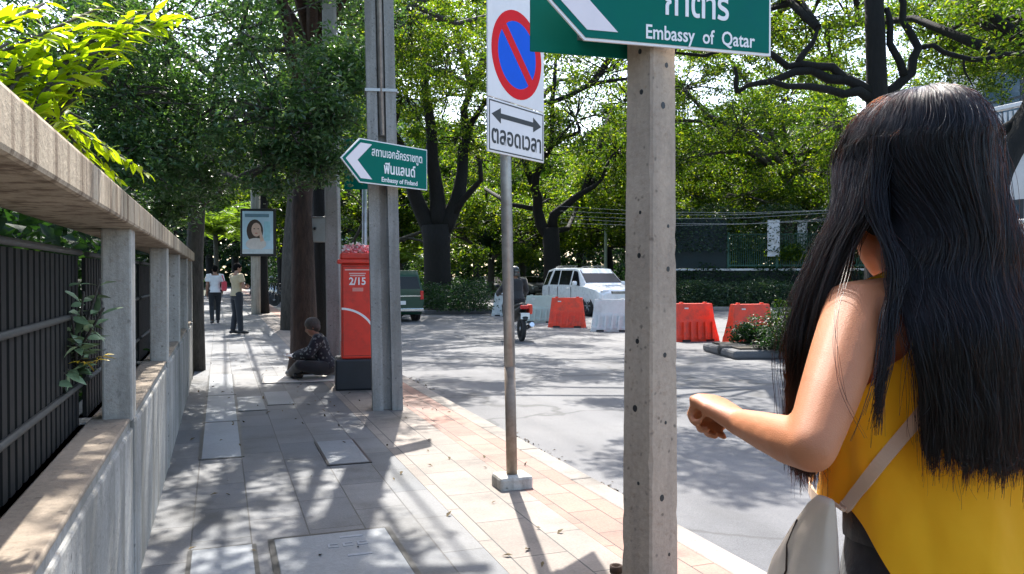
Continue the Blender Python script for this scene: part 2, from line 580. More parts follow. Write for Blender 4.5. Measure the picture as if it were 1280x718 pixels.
def clothmat(name, col, rough=.85, var=.08, weave=900, wr=.25, wscale=9.0):
    m, n, b, out = newmat(name)
    tc = nd(n, 'ShaderNodeTexCoord')
    ns = nd(n, 'ShaderNodeTexNoise', Scale=wscale, Detail=4.0)
    n.links.new(tc.outputs['Object'], ns.inputs['Vector'])
    c = ramp(n, ns.outputs[0], [(.3, tuple(x * (1 - var) for x in col)), (.7, tuple(min(1, x * (1 + var)) for x in col))])
    n.links.new(c, b.inputs['Base Color'])
    b.inputs['Roughness'].default_value = rough
    b.inputs['Sheen Weight'].default_value = .15
    wv = nd(n, 'ShaderNodeTexNoise', Scale=weave, Detail=2.0)
    n.links.new(tc.outputs['Object'], wv.inputs['Vector'])
    b1 = nd(n, 'ShaderNodeBump', Strength=.25, Distance=.001)
    n.links.new(wv.outputs[0], b1.inputs['Height'])
    b2 = nd(n, 'ShaderNodeBump', Strength=wr, Distance=.02)
    n.links.new(ns.outputs[0], b2.inputs['Height'])
    n.links.new(b1.outputs[0], b2.inputs['Normal'])
    n.links.new(b2.outputs[0], b.inputs['Normal'])
    return m, n, b, out


M_['yellow'], _n, _b, _o = clothmat('yellow cotton', (.99, .57, .010), var=.05, wr=.9, wscale=6)
_t = nd(_n, 'ShaderNodeBsdfTranslucent')
_t.inputs['Color'].default_value = (1.0, .58, .02, 1)
_mx = nd(_n, 'ShaderNodeMixShader')
_mx.inputs[0].default_value = .5
_n.links.new(_b.outputs[0], _mx.inputs[1])
_n.links.new(_t.outputs[0], _mx.inputs[2])
_n.links.new(_mx.outputs[0], _o.inputs[0])
M_['denim'] = clothmat('dark denim', (.022, .026, .036), var=.3, wr=.3, wscale=25)[0]
M_['canvas'] = clothmat('pale canvas', (.56, .47, .37), var=.08, wr=.3)[0]
M_['strap'] = clothmat('tan strap', (.56, .37, .24), var=.08)[0]
M_['cl_dark'] = clothmat('dark trousers', (.014, .015, .018))[0]
M_['cl_white'] = clothmat('white shirt', (.68, .68, .68))[0]
M_['cl_khaki'] = clothmat('khaki shirt', (.40, .32, .19))[0]
M_['cl_jacket'] = clothmat('charcoal jacket', (.02, .021, .023))[0]
M_['cl_pink'] = clothmat('red bag cloth', (.60, .06, .08))[0]


def spotted(name):
    m, n, b, out = newmat(name)
    tc = nd(n, 'ShaderNodeTexCoord')
    vo = nd(n, 'ShaderNodeTexVoronoi', Scale=22.0)
    n.links.new(tc.outputs['Object'], vo.inputs['Vector'])
    c = ramp(n, vo.outputs['Distance'], [(.25, (.16, .17, .17)), (.42, (.016, .017, .024))])
    n.links.new(c, b.inputs['Base Color'])
    b.inputs['Roughness'].default_value = .9
    return m


M_['cl_spot'] = spotted('patterned cloth')


def hairmat(name, col=(.006, .005, .005)):
    m = bpy.data.materials.new(name)
    m.use_nodes = True
    n = m.node_tree
    n.nodes.clear()
    out = n.nodes.new('ShaderNodeOutputMaterial')
    h = n.nodes.new('ShaderNodeBsdfHairPrincipled')
    h.parametrization = 'MELANIN'
    for k, v in (('Melanin', .975), ('Melanin Redness', .65), ('Roughness', .22), ('Radial Roughness', .35), ('Random Color', .1), ('Random Roughness', .1), ('IOR', 1.4)):
        if k in h.inputs:
            h.inputs[k].default_value = v
    n.links.new(h.outputs[0], out.inputs[0])
    return m


M_['hair'] = hairmat('black hair')
M_['hair_base'] = plain('dark scalp hair', (.004, .0035, .0035), .9, var=.3, scale=40)
for _x in M_['hair_base'].node_tree.nodes:
    if _x.type == 'BSDF_PRINCIPLED':
        _x.inputs['Specular IOR Level'].default_value = .1


# ------------------------------------------------------------------ leaves and trees (numpy for speed)
def leaf_mesh(name, cen, L, W, mat, seed=0, flat=.55, droop=.25, fold=.22, dirs=None):
    """one folded pointed leaf (two triangles) per centre"""
    rg = np.random.default_rng(seed)
    N = len(cen)
    cen = np.asarray(cen, dtype=np.float64)
    ax = rg.normal(size=(N, 3))
    if dirs is not None:
        ax = ax * .6 + dirs
    ax[:, 2] = ax[:, 2] * .6 - droop
    ax /= np.linalg.norm(ax, axis=1)[:, None]
    up = rg.normal(size=(N, 3)) * (1 - flat)
    up[:, 2] += flat * 1.6
    side = np.cross(ax, up)
    side /= (np.linalg.norm(side, axis=1)[:, None] + 1e-9)
    nrm = np.cross(side, ax)
    sc_ = rg.uniform(.65, 1.3, size=(N, 1))
    L_ = L * sc_
    W_ = W * sc_
    v = np.empty((N, 4, 3))
    v[:, 0] = cen - ax * L_ * .5
    v[:, 1] = cen + side * W_ * .5 + nrm * W_ * fold - ax * L_ * .05
    v[:, 2] = cen + ax * L_ * .5 - nrm * L_ * .08
    v[:, 3] = cen - side * W_ * .5 + nrm * W_ * fold - ax * L_ * .05
    b = np.arange(N)[:, None] * 4
    tri = np.concatenate([b + np.array([0, 1, 2]), b + np.array([0, 2, 3])], axis=1).reshape(-1)
    me = bpy.data.meshes.new(name)
    me.vertices.add(N * 4)
    me.vertices.foreach_set('co', v.reshape(-1))
    me.loops.add(N * 6)
    me.loops.foreach_set('vertex_index', tri.astype(np.int32))
    me.polygons.add(N * 2)
    me.polygons.foreach_set('loop_start', (np.arange(N * 2) * 3).astype(np.int32))
    me.update(calc_edges=True)
    a = me.attributes.new('rnd', 'FLOAT', 'FACE')
    r = np.clip(rg.normal(.45, .24, size=N), 0, 1)
    a.data.foreach_set('value', np.repeat(r, 2).astype(np.float32))
    me.materials.append(mat)
    return me


def long_leaf_mesh(name, cen, L, W, mat, seed=0, dirs=None, curl=.25):
    """long leaves with a midrib and a curved tip, for plants close by"""
    rn = random.Random(seed)
    vs, fs, rr = [], [], []
    for i, c in enumerate(cen):
        c = Vector(c)
        a = (Vector(dirs[i]).normalized() + Vector((rn.gauss(0, .2), rn.gauss(0, .2), rn.gauss(0, .2)))).normalized()
        up = Vector((rn.gauss(0, .45), rn.gauss(0, .45), 1))
        sd = a.cross(up).normalized()
        up = sd.cross(a)
        l_ = L * rn.uniform(.6, 1.25)
        w_ = W * rn.uniform(.75, 1.25)
        o = len(vs)
        row = []
        for t, k in ((0, .06), (.2, .7), (.45, 1.0), (.7, .72), (.88, .33), (1, .02)):
            m = c + a * l_ * (t - .5) - up * l_ * curl * t * t
            vs += [tuple(m + sd * w_ * .5 * k + up * w_ * .14 * k), tuple(m), tuple(m - sd * w_ * .5 * k + up * w_ * .14 * k)]
        q = min(1, max(0, rn.gauss(.45, .24)))
        for j in range(5):
            for s in (0, 1):
                b = o + j * 3 + s
                fs.append((b, b + 1, b + 4, b + 3))
                rr.append(q)
    me = bpy.data.meshes.new(name)
    me.from_pydata(vs, [], fs)
    me.polygons.foreach_set('use_smooth', [True] * len(fs))
    at = me.attributes.new('rnd', 'FLOAT', 'FACE')
    at.data.foreach_set('value', rr)
    me.materials.append(mat)
    return me


def cloud(rg, c, rad, n, flat=.6):
    d = rg.normal(size=(n, 3))
    d /= np.linalg.norm(d, axis=1)[:, None]
    r = rg.uniform(0, 1, size=(n, 1)) ** .45
    return np.asarray(c) + d * r * np.array([rad, rad, rad * flat])


def rvec(rn):
    return Vector((rn.gauss(0, 1), rn.gauss(0, 1), rn.gauss(0, 1)))


def grow(mb, tips, rn, p, d, L, r, lev, maxlev, wander=.16, lift=.03, kids=(3, 4), ang=(28, 58), minr=.008):
    seg = 5 if lev < 2 else 4
    pts = [p.copy()]
    rad = [r]
    d = d.normalized()
    spots = []
    for i in range(seg):
        d = (d + rvec(rn) * wander + Vector((0, 0, lift))).normalized()
        p = p + d * (L / seg)
        pts.append(p.copy())
        rad.append(max(minr, r * (1 - .48 * (i + 1) / seg)))
        if i >= 1:
            spots.append((p.copy(), d.copy(), rad[-1]))
    mb.tube(pts, rad, n=8 if lev == 0 else (6 if lev == 1 else 4))
    if lev >= maxlev:
        tips.append((pts[-1], L))
        tips.append(((pts[-1] + pts[-2]) / 2, L))
        return
    if lev >= maxlev - 1:
        tips.append((pts[-1], L * .8))
    k = rn.randint(*kids)
    for j in range(k):
        q, dd, rr = spots[-1] if j == 0 else rn.choice(spots)
        axis = dd.orthogonal()
        axis.rotate(Matrix.Rotation(rn.uniform(0, 2 * PI), 3, dd))
        nd_ = dd.copy()
        nd_.rotate(Matrix.Rotation(R(rn.uniform(*ang)) * (.6 if j == 0 else 1), 3, axis))
        nd_.z = nd_.z * .8 + .08
        grow(mb, tips, rn, q, nd_, L * rn.uniform(.58, .82), max(minr, rr * rn.uniform(.6, .85)), lev + 1, maxlev, wander, lift, kids, ang, minr)


def tree_meshes(seed, H, r, limbs, limbL, leafmat_, leaf, nleaf, crad, barkm, spread=50, maxlev=3, flat=.6, lean=(0, 0), droop=.2, flare=1.5):
    """trunk and crown of a tree standing at the origin; H is the height of the fork"""
    rn = random.Random(seed)
    rg = np.random.default_rng(seed)
    mb = MB()
    tips = []
    pts = []
    rad = []
    n = 7
    for i in range(n + 1):
        t = i / n
        pts.append(Vector((lean[0] * t + math.sin(t * 3 + seed) * r * .35, lean[1] * t + math.cos(t * 2.3 + seed) * r * .35, H * t - .1 * (i == 0))))
        rad.append(r * (1 + (flare - 1) * math.exp(-t * 9)) * (1 - .25 * t))
    mb.tube(pts, rad, n=12)
    top = pts[-1]
    for k in range(limbs):
        a = 2 * PI * (k + rn.uniform(-.25, .25)) / limbs + seed
        el = R(rn.uniform(90 - spread - 14, 90 - spread + 18))
        d = Vector((math.cos(a) * math.cos(el), math.sin(a) * math.cos(el), math.sin(el)))
        grow(mb, tips, rn, top - Vector((0, 0, rn.uniform(0, H * .12))), d, limbL * rn.uniform(.8, 1.2), r * rn.uniform(.4, .6), 1, maxlev)
    per = max(4, int(nleaf / max(1, len(tips))))
    cs = [cloud(rg, t, crad * rn.uniform(.6, 1.3), int(per * rn.uniform(.5, 1.5)), flat) for t, _ in tips]
    cen = np.concatenate(cs)
    return mb.mesh('trunk', barkm), leaf_mesh('crown', cen, leaf[0], leaf[1], leafmat_, seed + 5, droop=droop)


def plant_tree(name, label, loc, meshes, rz=0.0, scale=1.0, group=None, cat='tree'):
    t = thing(name, label, cat, loc, rz, group)
    t.scale = (scale,) * 3 if not hasattr(scale, '__len__') else scale
    obj('trunk', meshes[0], t)
    if meshes[1]:
        obj('crown', meshes[1], t)
    return t


def hedge_mesh(name, x0, x1, y0, y1, z0, z1, n, leaf, mat, seed, lump=.18):
    rg = np.random.default_rng(seed)
    c = rg.uniform(0, 1, size=(n, 3))
    m = rg.uniform(size=n) < .75                     # most leaves near the outside
    f = rg.integers(0, 5, size=n)
    for ax_, side, k in ((0, 0, 0), (0, 1, 1), (1, 0, 2), (1, 1, 3), (2, 1, 4)):
        sel = m & (f == k)
        c[sel, ax_] = side + rg.normal(0, .04, size=sel.sum())
    p = np.array([x0, y0, z0]) + c * np.array([x1 - x0, y1 - y0, z1 - z0])
    ph = rg.uniform(0, 6, size=6)
    p[:, 2] += (c[:, 2] * lump * (np.sin(p[:, 0] * 2.1 + ph[0]) + np.sin(p[:, 1] * 1.7 + ph[1]) + np.sin(p[:, 0] * 5 + p[:, 1] * 4 + ph[2]) * .6)) * .6
    return leaf_mesh(name, p, leaf[0], leaf[1], mat, seed + 1, flat=.4, droop=.0)


def text_mb(body, size, mat, name='lettering', bold=0.0, ext=.0008, sx=1.0):
    cu = bpy.data.curves.new(name, 'FONT')
    cu.body = body
    cu.size = size
    cu.align_x = 'CENTER'
    cu.align_y = 'CENTER'
    cu.extrude = ext
    cu.offset = bold
    cu.resolution_u = 3
    o = bpy.data.objects.new(name, cu)
    COL.objects.link(o)
    dg = bpy.context.evaluated_depsgraph_get()
    me = bpy.data.meshes.new_from_object(o.evaluated_get(dg))
    bpy.data.objects.remove(o)
    bpy.data.curves.remove(cu)
    me.name = name
    n = len(me.vertices)
    co = np.empty(n * 3, dtype=np.float32)
    me.vertices.foreach_get('co', co)
    co = co.reshape(-1, 3)
    out = np.empty_like(co)          # stand upright: x stays, y becomes z, faces -y
    out[:, 0] = co[:, 0] * sx
    out[:, 1] = -co[:, 2]
    out[:, 2] = co[:, 1]
    me.vertices.foreach_set('co', out.reshape(-1))
    me.materials.clear()
    me.materials.append(mat)
    me.update()
    return me


def lettering(body, size, mat, parent, loc, bold=0.0, sx=1.0, fit=None):
    o = obj('lettering', text_mb(body, size, mat, bold=bold, sx=sx), parent)
    if fit:
        xs = [v.co.x for v in o.data.vertices]
        k, mid = fit / (max(xs) - min(xs)), (max(xs) + min(xs)) / 2
        for v in o.data.vertices:
            v.co.x = (v.co.x - mid) * k
    o.location = loc
    return o
#@@SETTING
# ================================================================== THE SETTING
RZ = -0.08                                     # road level
ROAD_X = 2.42
struct(MB().box(-400, 400, -100, 700, -.4, -.13).build('ground', M_['ground']))
struct(MB().box(ROAD_X, 19.0, -25, 260, -.3, RZ).build('road', M_['asphalt']))
struct(MB().box(19.0, 60, 19.0, 33.0, -.3, RZ - .004).build('side_road', M_['asphalt']))
struct(MB().box(-.36, 1.27, -12, 140, -.3, 0).build('pavement', M_['paving']))
struct(MB().box(-6, -.36, 13.6, 60, -.3, -.004).build('driveway', M_['paving']))
mb = MB()
mb.box(1.27, 1.86, -12, 140, -.3, .002)
struct(mb.build('pavement_sunlit_side', M_['cream']))  # kerb side of the pavement, sunlight put into the slab colour
struct(MB().box(1.86, 2.25, -12, 140, -.3, .003).build('paver_strip', M_['pink']))
mb = MB()
for i in range(120):                            # kerb stones with open joints
    y = -6 + i * 1.0
    mb.box(2.254, ROAD_X + .0, y + .004, y + .996, -.25, .004, b=.012)
struct(mb.build('kerb', M_['kerb']))
# grime that gathers along the kerb
rg = np.random.default_rng(3)
n = 9000
yy = rg.uniform(.5, 20, n)
xx = ROAD_X + np.abs(rg.normal(0, .06, n)) * (.4 + .6 * (np.sin(yy * 1.3) + np.sin(yy * 3.1) > .2)) + .01
g_ = leaf_mesh('leaf_litter', np.stack([xx, yy, np.full(n, RZ + .008)], 1), .035, .016, plain('dry litter', (.08, .055, .035), .9, var=.5, scale=40), 8, flat=.95, droop=0)
struct(obj('leaf_litter', g_), 'stuff')
n = 130
g_ = leaf_mesh('fallen_leaves', np.stack([rg.uniform(-.3, 2.2, n), rg.uniform(2.5, 14, n), np.full(n, .012)], 1), .045, .02, plain('fallen leaf', (.10, .07, .03), .9, var=.5, scale=40), 9, flat=.95, droop=0)
struct(obj('fallen_leaves', g_), 'stuff')

# ------------------------------------------------ covers let into the pavement
COVERS = [(-.15, .16, 2.9, 4.36), (-.15, .16, 6.5, 8.1), (-.15, .16, 8.13, 9.9), (-.15, .16, 9.93, 12.0)]
for (x0, x1, y0, y1), lab in zip(COVERS, ('smooth pale cover slab beside the manhole with two slots', 'nearest long bluish cover slab in the strip by the wall',
                                        'long bluish cover slab in the middle of the strip by the wall', 'farthest bluish cover slab of the strip by the wall')):
    t = thing('cover_slab', lab, 'drain cover', ((x0 + x1) / 2, (y0 + y1) / 2, 0), 0, 'cover slabs along the wall')
    hx, hy = (x1 - x0) / 2, (y1 - y0) / 2
    MB().box(-hx + .012, hx - .012, -hy + .012, hy - .012, -.02, .0075).build('slab', M_['cover'], t)
    m2 = MB()
    for a in (-1, 1):
        m2.box(a * hx - .011, a * hx + .011, -hy, hy, -.02, .0045)
        m2.box(-hx + .011, hx - .011, a * hy - .011, a * hy + .011, -.02, .0045)
    m2.build('joint', M_['black'], t)
t = thing('manhole_cover', 'large square manhole cover with two light slots and a worn marking', 'manhole cover', (.56, 4.02, 0))
mb = MB()
mb.box(-.30, .29, -.42, .36, -.02, .009, b=.004)
mb.build('lid', M_['manhole'], t)
m2 = MB()
for a in (-.315, .305):
    m2.box(a - .014, a + .014, -.44, .375, -.02, .0075)
m2.box(-.30, .29, .361, .385, -.02, .0075)
m2.box(-.30, .29, -.447, -.421, -.02, .0075)
m2.build('rim', M_['black'], t)
for y in (.27, -.02):
    MB().box(.03, .15, y - .014, y + .014, .004, .0115).build('slot', M_['cover'], t)
mb = MB()
for k in range(3):                               # worn raised marks, not readable
    x = -.02 + k * .075
    mb.box(x - .026, x + .026, .12, .132, .0, .0115)
    mb.box(x - .026, x - .014, .132, .165, .0, .0115)
    mb.box(x - .026, x + .026, .165, .177, .0, .0115)
mb.build('worn_mark', M_['cover'], t)
t = thing('manhole_cover', 'plain dark square manhole cover farther along the pavement', 'manhole cover', (.9, 6.3, 0))
MB().box(-.145, .145, -.31, .55, -.02, .0085).build('lid', M_['manhole'], t)
m2 = MB()
for a in (-.155, .155):
    m2.box(a - .009, a + .009, -.33, .57, -.02, .0065)
m2.box(-.146, .146, .551, .57, -.02, .0065)
m2.box(-.146, .146, -.33, -.311, -.02, .0065)
m2.build('rim', M_['black'], t)
for (x, y, lab) in ((.31, 9.2, 'small square inspection cover nearest the cover strip'), (.62, 9.5, 'small square inspection cover before the tree')):
    t = thing('inspection_cover', lab, 'drain cover', (x, y, 0))
    MB().box(-.135, .135, -.5, .5, -.02, .008).build('lid', M_['manhole'], t)
    m2 = MB()
    for a in (-.143, .143):
        m2.box(a - .007, a + .007, -.51, .51, -.02, .005)
    for a in (-.506, .506):
        m2.box(-.135, .135, a - .006, a + .006, -.02, .005)
    m2.build('rim', M_['black'], t)

# ------------------------------------------------ garden wall on the left
WX = -.36
wall = thing('garden_wall', 'low stained concrete wall with thin posts carrying a streaked coping beam', 'wall', (WX, 3, 0))
def wl(x0, x1, y0, y1, z0, z1, b=.012):
    return MB().box(x0 - WX, x1 - WX, y0 - 3, y1 - 3, z0, z1, b=b)
mb = wl(-.66, WX, -3, 11.6, -.1, .74)
mb.box(-.66 - WX, -.012, -6, 8.6, .70, .78, b=.015)
mb.build('base', M_['wallc'], wall)
mb = wl(-.52, -.364, -3, 11.6, .776, .795, .006)
mb.build('ledge', M_['ledge'], wall)
POSTS = [-1.3, 1.2, 3.74, 6.2, 8.0, 9.9, 11.5]
for y in POSTS:
    mb = wl(-.47, WX + .008, y, y + .16, .78, 1.602, .01)
    mb.build('post', M_['postc'], wall)
# rough plinth strips under the posts
mb = MB()
for y in POSTS:
    mb.box(-.05, .006, y - 3 + .1, y - 3 + .24, -.05, .77, b=.008)
mb.build('pier', M_['wallc'], wall)
mb = wl(-.61, -.325, -3, 11.7, 1.6, 1.715, .012)
mb.build('coping', M_['coping'], wall)

for i in range(len(POSTS) - 1):
    y0, y1 = POSTS[i] + .17, POSTS[i + 1]
    nm = ('first', 'second', 'third', 'fourth', 'fifth', 'sixth')
    t = thing('iron_fence', {0: 'black iron fence bay nearest the viewer', 1: 'black iron fence bay with leaves growing through it left of the nearest post',
                             2: 'black iron fence bay just past the nearest pale post', 3: 'black iron fence bay beyond the second pale post',
                             4: 'short black iron fence bay before the last posts', 5: 'farthest black iron fence bay beside the grey trunk'}[i], 'fence', (-.56, y0, .78), 0, 'iron fence bays on the garden wall')
    L = y1 - y0
    k = int(L / .084)
    for j in range(k):
        y = (j + .5) * L / k
        mb = MB().box(-.008, .008, y - .027, y + .027, -.06, .70)
        b_ = mb.build('bar', M_['iron'], t)
    for z in (-.05,):
        MB().box(-.03, .03, 0, L, z, z + .05).build('rail', M_['iron_dusty'], t)
    for z in (.17, .46, .715):
        MB().tube([(.014, 0, z), (.014, L, z)], .0125, 6).build('rail', M_['iron_dusty'], t)

# dark garden growth behind the fence
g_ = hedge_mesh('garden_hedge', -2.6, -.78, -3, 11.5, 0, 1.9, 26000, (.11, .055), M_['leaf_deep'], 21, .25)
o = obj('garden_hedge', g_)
tag(o, 'dense dark green hedge growing close behind the black iron fence', 'hedge')
o = MB().box(-3.0, -2.7, -6, 12, -.1, 4.2).build('garden_building', M_['building_grey'])
tag(o, 'plain grey building wall hidden behind the garden hedge', 'building')


def fr(pts, sx=0):
    return [Vector(p) for p in pts]


# ------------------------------------------------ trees with a known outline
def blob_tree(name, label, base, trunk, tr, blobs, leaf, lmat, bk, nsub, per, srad, seed, flat=.65, droop=.2, flatb=.75, extra=None, fork=None, group=None, cat='tree', twig=.012, n=10):
    """trunk path (world), crown lobes (centre, radius, density) joined to it by limbs and twigs"""
    base = Vector(base)
    t = thing(name, label, cat, base, 0, group)
    rn = random.Random(seed)
    rg = np.random.default_rng(seed)
    mb = MB()
    tp = [Vector(p) - base for p in trunk]
    if not hasattr(tr, '__len__'):
        tr = [tr * (1.35 - .6 * i / max(1, len(tp) - 1)) for i in range(len(tp))]
    mb.tube(tp, tr, n)
    for path, r0, r1 in (extra or []):
        pp = [Vector(p) - base for p in path]
        # wander a little between the given points
        fine = [pp[0]]
        for a, b in zip(pp, pp[1:]):
            for q in (.5, 1):
                c = a.lerp(b, q)
                if q < 1:
                    c = c + rvec(rn) * (b - a).length * .07
                fine.append(c)
        mb.tube(fine, [r0 + (r1 - r0) * i / (len(fine) - 1) for i in range(len(fine))], 7)
    cens = []
    for c, r, dens in blobs:
        c = Vector(c) - base
        # limb: from the nearest trunk point that lies lower
        cand = [p for p in tp[1:] if p.z < c.z + .3] or tp[-1:]
        a = min(cand, key=lambda p: (p - c).length)
        for path, r0, r1 in (extra or []):
            for p in path:
                p = Vector(p) - base
                if (p - c).length < (a - c).length:
                    a = p
        m1 = a.lerp(c, .35) + Vector((0, 0, .12 * (c - a).length)) + rvec(rn) * .05 * (c - a).length
        m2 = a.lerp(c, .7) + Vector((0, 0, .08 * (c - a).length)) + rvec(rn) * .06 * (c - a).length
        lr = max(twig * 1.8, min(tr[-1] * .7, .03 * r + .012 * (c - a).length))
        mb.tube([a, m1, m2, c], [lr, lr * .8, lr * .6, lr * .4], 6)
        for k in range(int(nsub * dens)):
            d = rvec(rn).normalized() * (rn.random() ** .45) * r
            d.z *= flatb
            q = c + d
            if k % 2 == 0:
                mid = c.lerp(q, .5) + rvec(rn) * r * .08
                mb.tube([c + d * .1, mid, q], [twig * 1.3, twig, twig * .5], 4)
            cens.append(cloud(rg, q, srad * rn.uniform(.6, 1.35), int(per * rn.uniform(.5, 1.5)), flat))
    obj('trunk', mb.mesh('trunk', bk), t)
    obj('crown', leaf_mesh('crown', np.concatenate(cens), leaf[0], leaf[1], lmat, seed + 3, droop=droop), t)
    return t


def B(u, v, D, r, dens=1.0):
    return (P(u, v, D), r, dens)


# A: the dense dark tree leaning over the wall
bA = G(244, 463)
blob_tree('street_tree', 'dense dark small leaved tree at the end of the garden wall', bA,
          [bA + Vector((0, 0, -.1)), P(244, 400, 11.7), P(243, 330, 11.65), P(246, 260, 11.5), P(255, 180, 11.2), P(270, 100, 10.8)], [.15, .125, .12, .115, .10, .08],
          [B(150, 120, 8.6, 1.0), B(240, 150, 9.2, 1.1), B(345, 140, 9.0, 1.0), B(300, 40, 9.8, 1.2), B(190, 30, 9, 1.1), B(400, 150, 9.3, .62), B(425, 90, 9.4, .5),
           B(250, 222, 9.6, .5, .7), B(150, 215, 8.3, .55, .8), B(340, 205, 9.2, .45, .7), B(95, 60, 8.4, 1.0), B(205, 255, 9.8, .4, .6), B(400, 205, 9.4, .36, .6), B(190, 185, 8.8, .7, 1.0)],
          (.075, .032), M_['leaf_dense'], M_['bark_grey'], 46, 62, .27, 11)
# a second trunk standing behind it at the wall end
# B: the tree with the reddish trunk
bB = G(381, 466)
blob_tree('street_tree', 'tree with a reddish brown trunk standing on the pavement', bB,
          [bB + Vector((0, 0, -.1)), P(381, 440, 11.7), P(380, 400, 11.7), P(379, 330, 11.75), P(377, 260, 11.8), P(384, 160, 12), P(390, 60, 12.2), P(392, -60, 12.5)], [.27, .21, .19, .165, .15, .15, .14, .12],
          [B(330, -40, 12, 1.5), B(420, -60, 11.5, 1.5), B(410, 30, 13.2, .9, .7), B(300, 20, 13, 1.2), B(330, 110, 12.5, .8), (Vector((.9, 9.6, 5.7)), 1.3, 1), (Vector((-.4, 8.6, 5.6)), 1.2, 1), (Vector((1.5, 11.4, 6.0)), 1.2, 1), (Vector((.3, 7.4, 5.4)), 1.0, .8), (Vector((1.35, 8.3, 5.9)), .7, .7), (Vector((-.9, 6.6, 5.3)), .9, .8), (Vector((2.2, 13.4, 6.4)), 1.3, .8), (Vector((.5, 6.0, 5.5)), .6, .5)],  # lobes at world positions hang out of view, added to shade the pavement
          (.085, .036), M_['leaf_dense'], M_['bark_red'], 40, 55, .32, 12)
# thin dark stem beside it
bB2 = G(404, 452)
blob_tree('street_tree', 'thin dark trunk carrying a grey meter box beside the reddish trunk', bB2,
          [bB2 + Vector((0, 0, -.1)), P(403, 380, 12.2), P(402, 290, 12.2), P(398, 200, 12.3), P(397, 100, 12.4), P(404, 0, 12.6)], [.16, .14, .13, .12, .10, .08],
          [B(430, -50, 13, 1.3), B(360, -20, 13.5, 1.4)], (.085, .036), M_['leaf_dense'], M_['bark_dark'], 34, 50, .32, 13)

# C: the big dark rain tree on the median
bC = G(548, 386, RZ)
Dc = 34.6
blob_tree('rain_tree', 'big black trunked rain tree on the median beyond the green car', bC,
          [bC + Vector((0, 0, -.1)), P(548, 372, Dc), P(547, 345, Dc), P(546, 310, Dc), P(545, 282, Dc)], [.95, .66, .58, .58, .66],
          [B(505, 120, 32, 2.6), B(560, 60, 33, 2.8), B(620, 130, 34, 2.4), B(530, 10, 30, 3.0), B(610, 10, 31, 3.0), B(575, 170, 35, 1.6, .8), B(500, 30, 36, 2.6), B(650, 70, 32, 2.4), B(515, 200, 35, 1.2, .7), B(560, 120, 38, 2.8), B(620, 40, 38, 3.2), B(480, 90, 38, 2.6), B(600, 200, 40, 2.2), B(540, -20, 36, 3.4), B(640, -20, 36, 3.4)],
          (.17, .075), M_['leaf_rain'], M_['bark_dark'], 44, 42, .62, 15, flat=.5,
          extra=[([P(540, 290, Dc), P(526, 262, Dc), P(514, 225, 34), P(505, 190, 33), P(497, 140, 32)], .42, .14), ([P(548, 285, Dc), P(547, 250, Dc), P(540, 200, 34), P(536, 140, 33.5), P(530, 60, 32)], .42, .13),
                 ([P(554, 288, Dc), P(570, 255, Dc), P(578, 215, 35), P(583, 170, 35), P(590, 110, 34.5)], .40, .13), ([P(560, 275, Dc), P(588, 240, 34), P(600, 200, 33)], .2, .08), ([P(583, 170, 35), P(605, 130, 34), P(640, 95, 32.5)], .16, .06)], twig=.03, n=14)
# D: forked tree past the white four wheel drive
bD = G(692, 378, RZ)
Dd = 43
blob_tree('rain_tree', 'dark forked rain tree behind the white four wheel drive', bD,
          [bD + Vector((0, 0, -.1)), P(691, 355, Dd), P(690, 320, Dd), P(688, 285, Dd)], [.62, .5, .46, .46],
          [B(665, 190, 40, 2.6), B(720, 150, 39, 3.0), B(650, 110, 41, 2.6), B(760, 90, 38, 3.2), B(700, 60, 40, 3.2), B(630, 200, 43, 2.0, .8), B(770, 190, 42, 2.4), B(740, 230, 45, 2.0, .8), B(680, 250, 46, 1.4, .6), B(640, 160, 47, 3.0), B(720, 100, 47, 3.4), B(780, 130, 46, 3.2), B(650, 270, 50, 2.2), B(740, 290, 52, 2.2), B(610, 260, 50, 2.2), B(790, 240, 48, 2.4), B(700, 10, 42, 3.4), B(780, 20, 42, 3.4), B(840, 60, 44, 3.2)],
          (.19, .085), M_['leaf_rain'], M_['bark_dark'], 44, 40, .72, 16, flat=.5,
          extra=[([P(686, 295, Dd), P(672, 262, Dd), P(668, 235, 42), P(676, 205, 41), P(690, 182, 40), P(725, 165, 39)], .34, .08), ([P(690, 290, Dd), P(706, 258, 42.5), P(730, 240, 42), P(752, 225, 41)], .3, .08),
                 ([P(668, 235, 42), P(652, 190, 42), P(648, 150, 42)], .2, .07), ([P(640, 138, 40), P(690, 128, 39), P(740, 105, 38), P(790, 98, 37)], .16, .07), ([P(690, 182, 40), P(688, 150, 40), P(690, 128, 39)], .14, .09)], twig=.03, n=12)
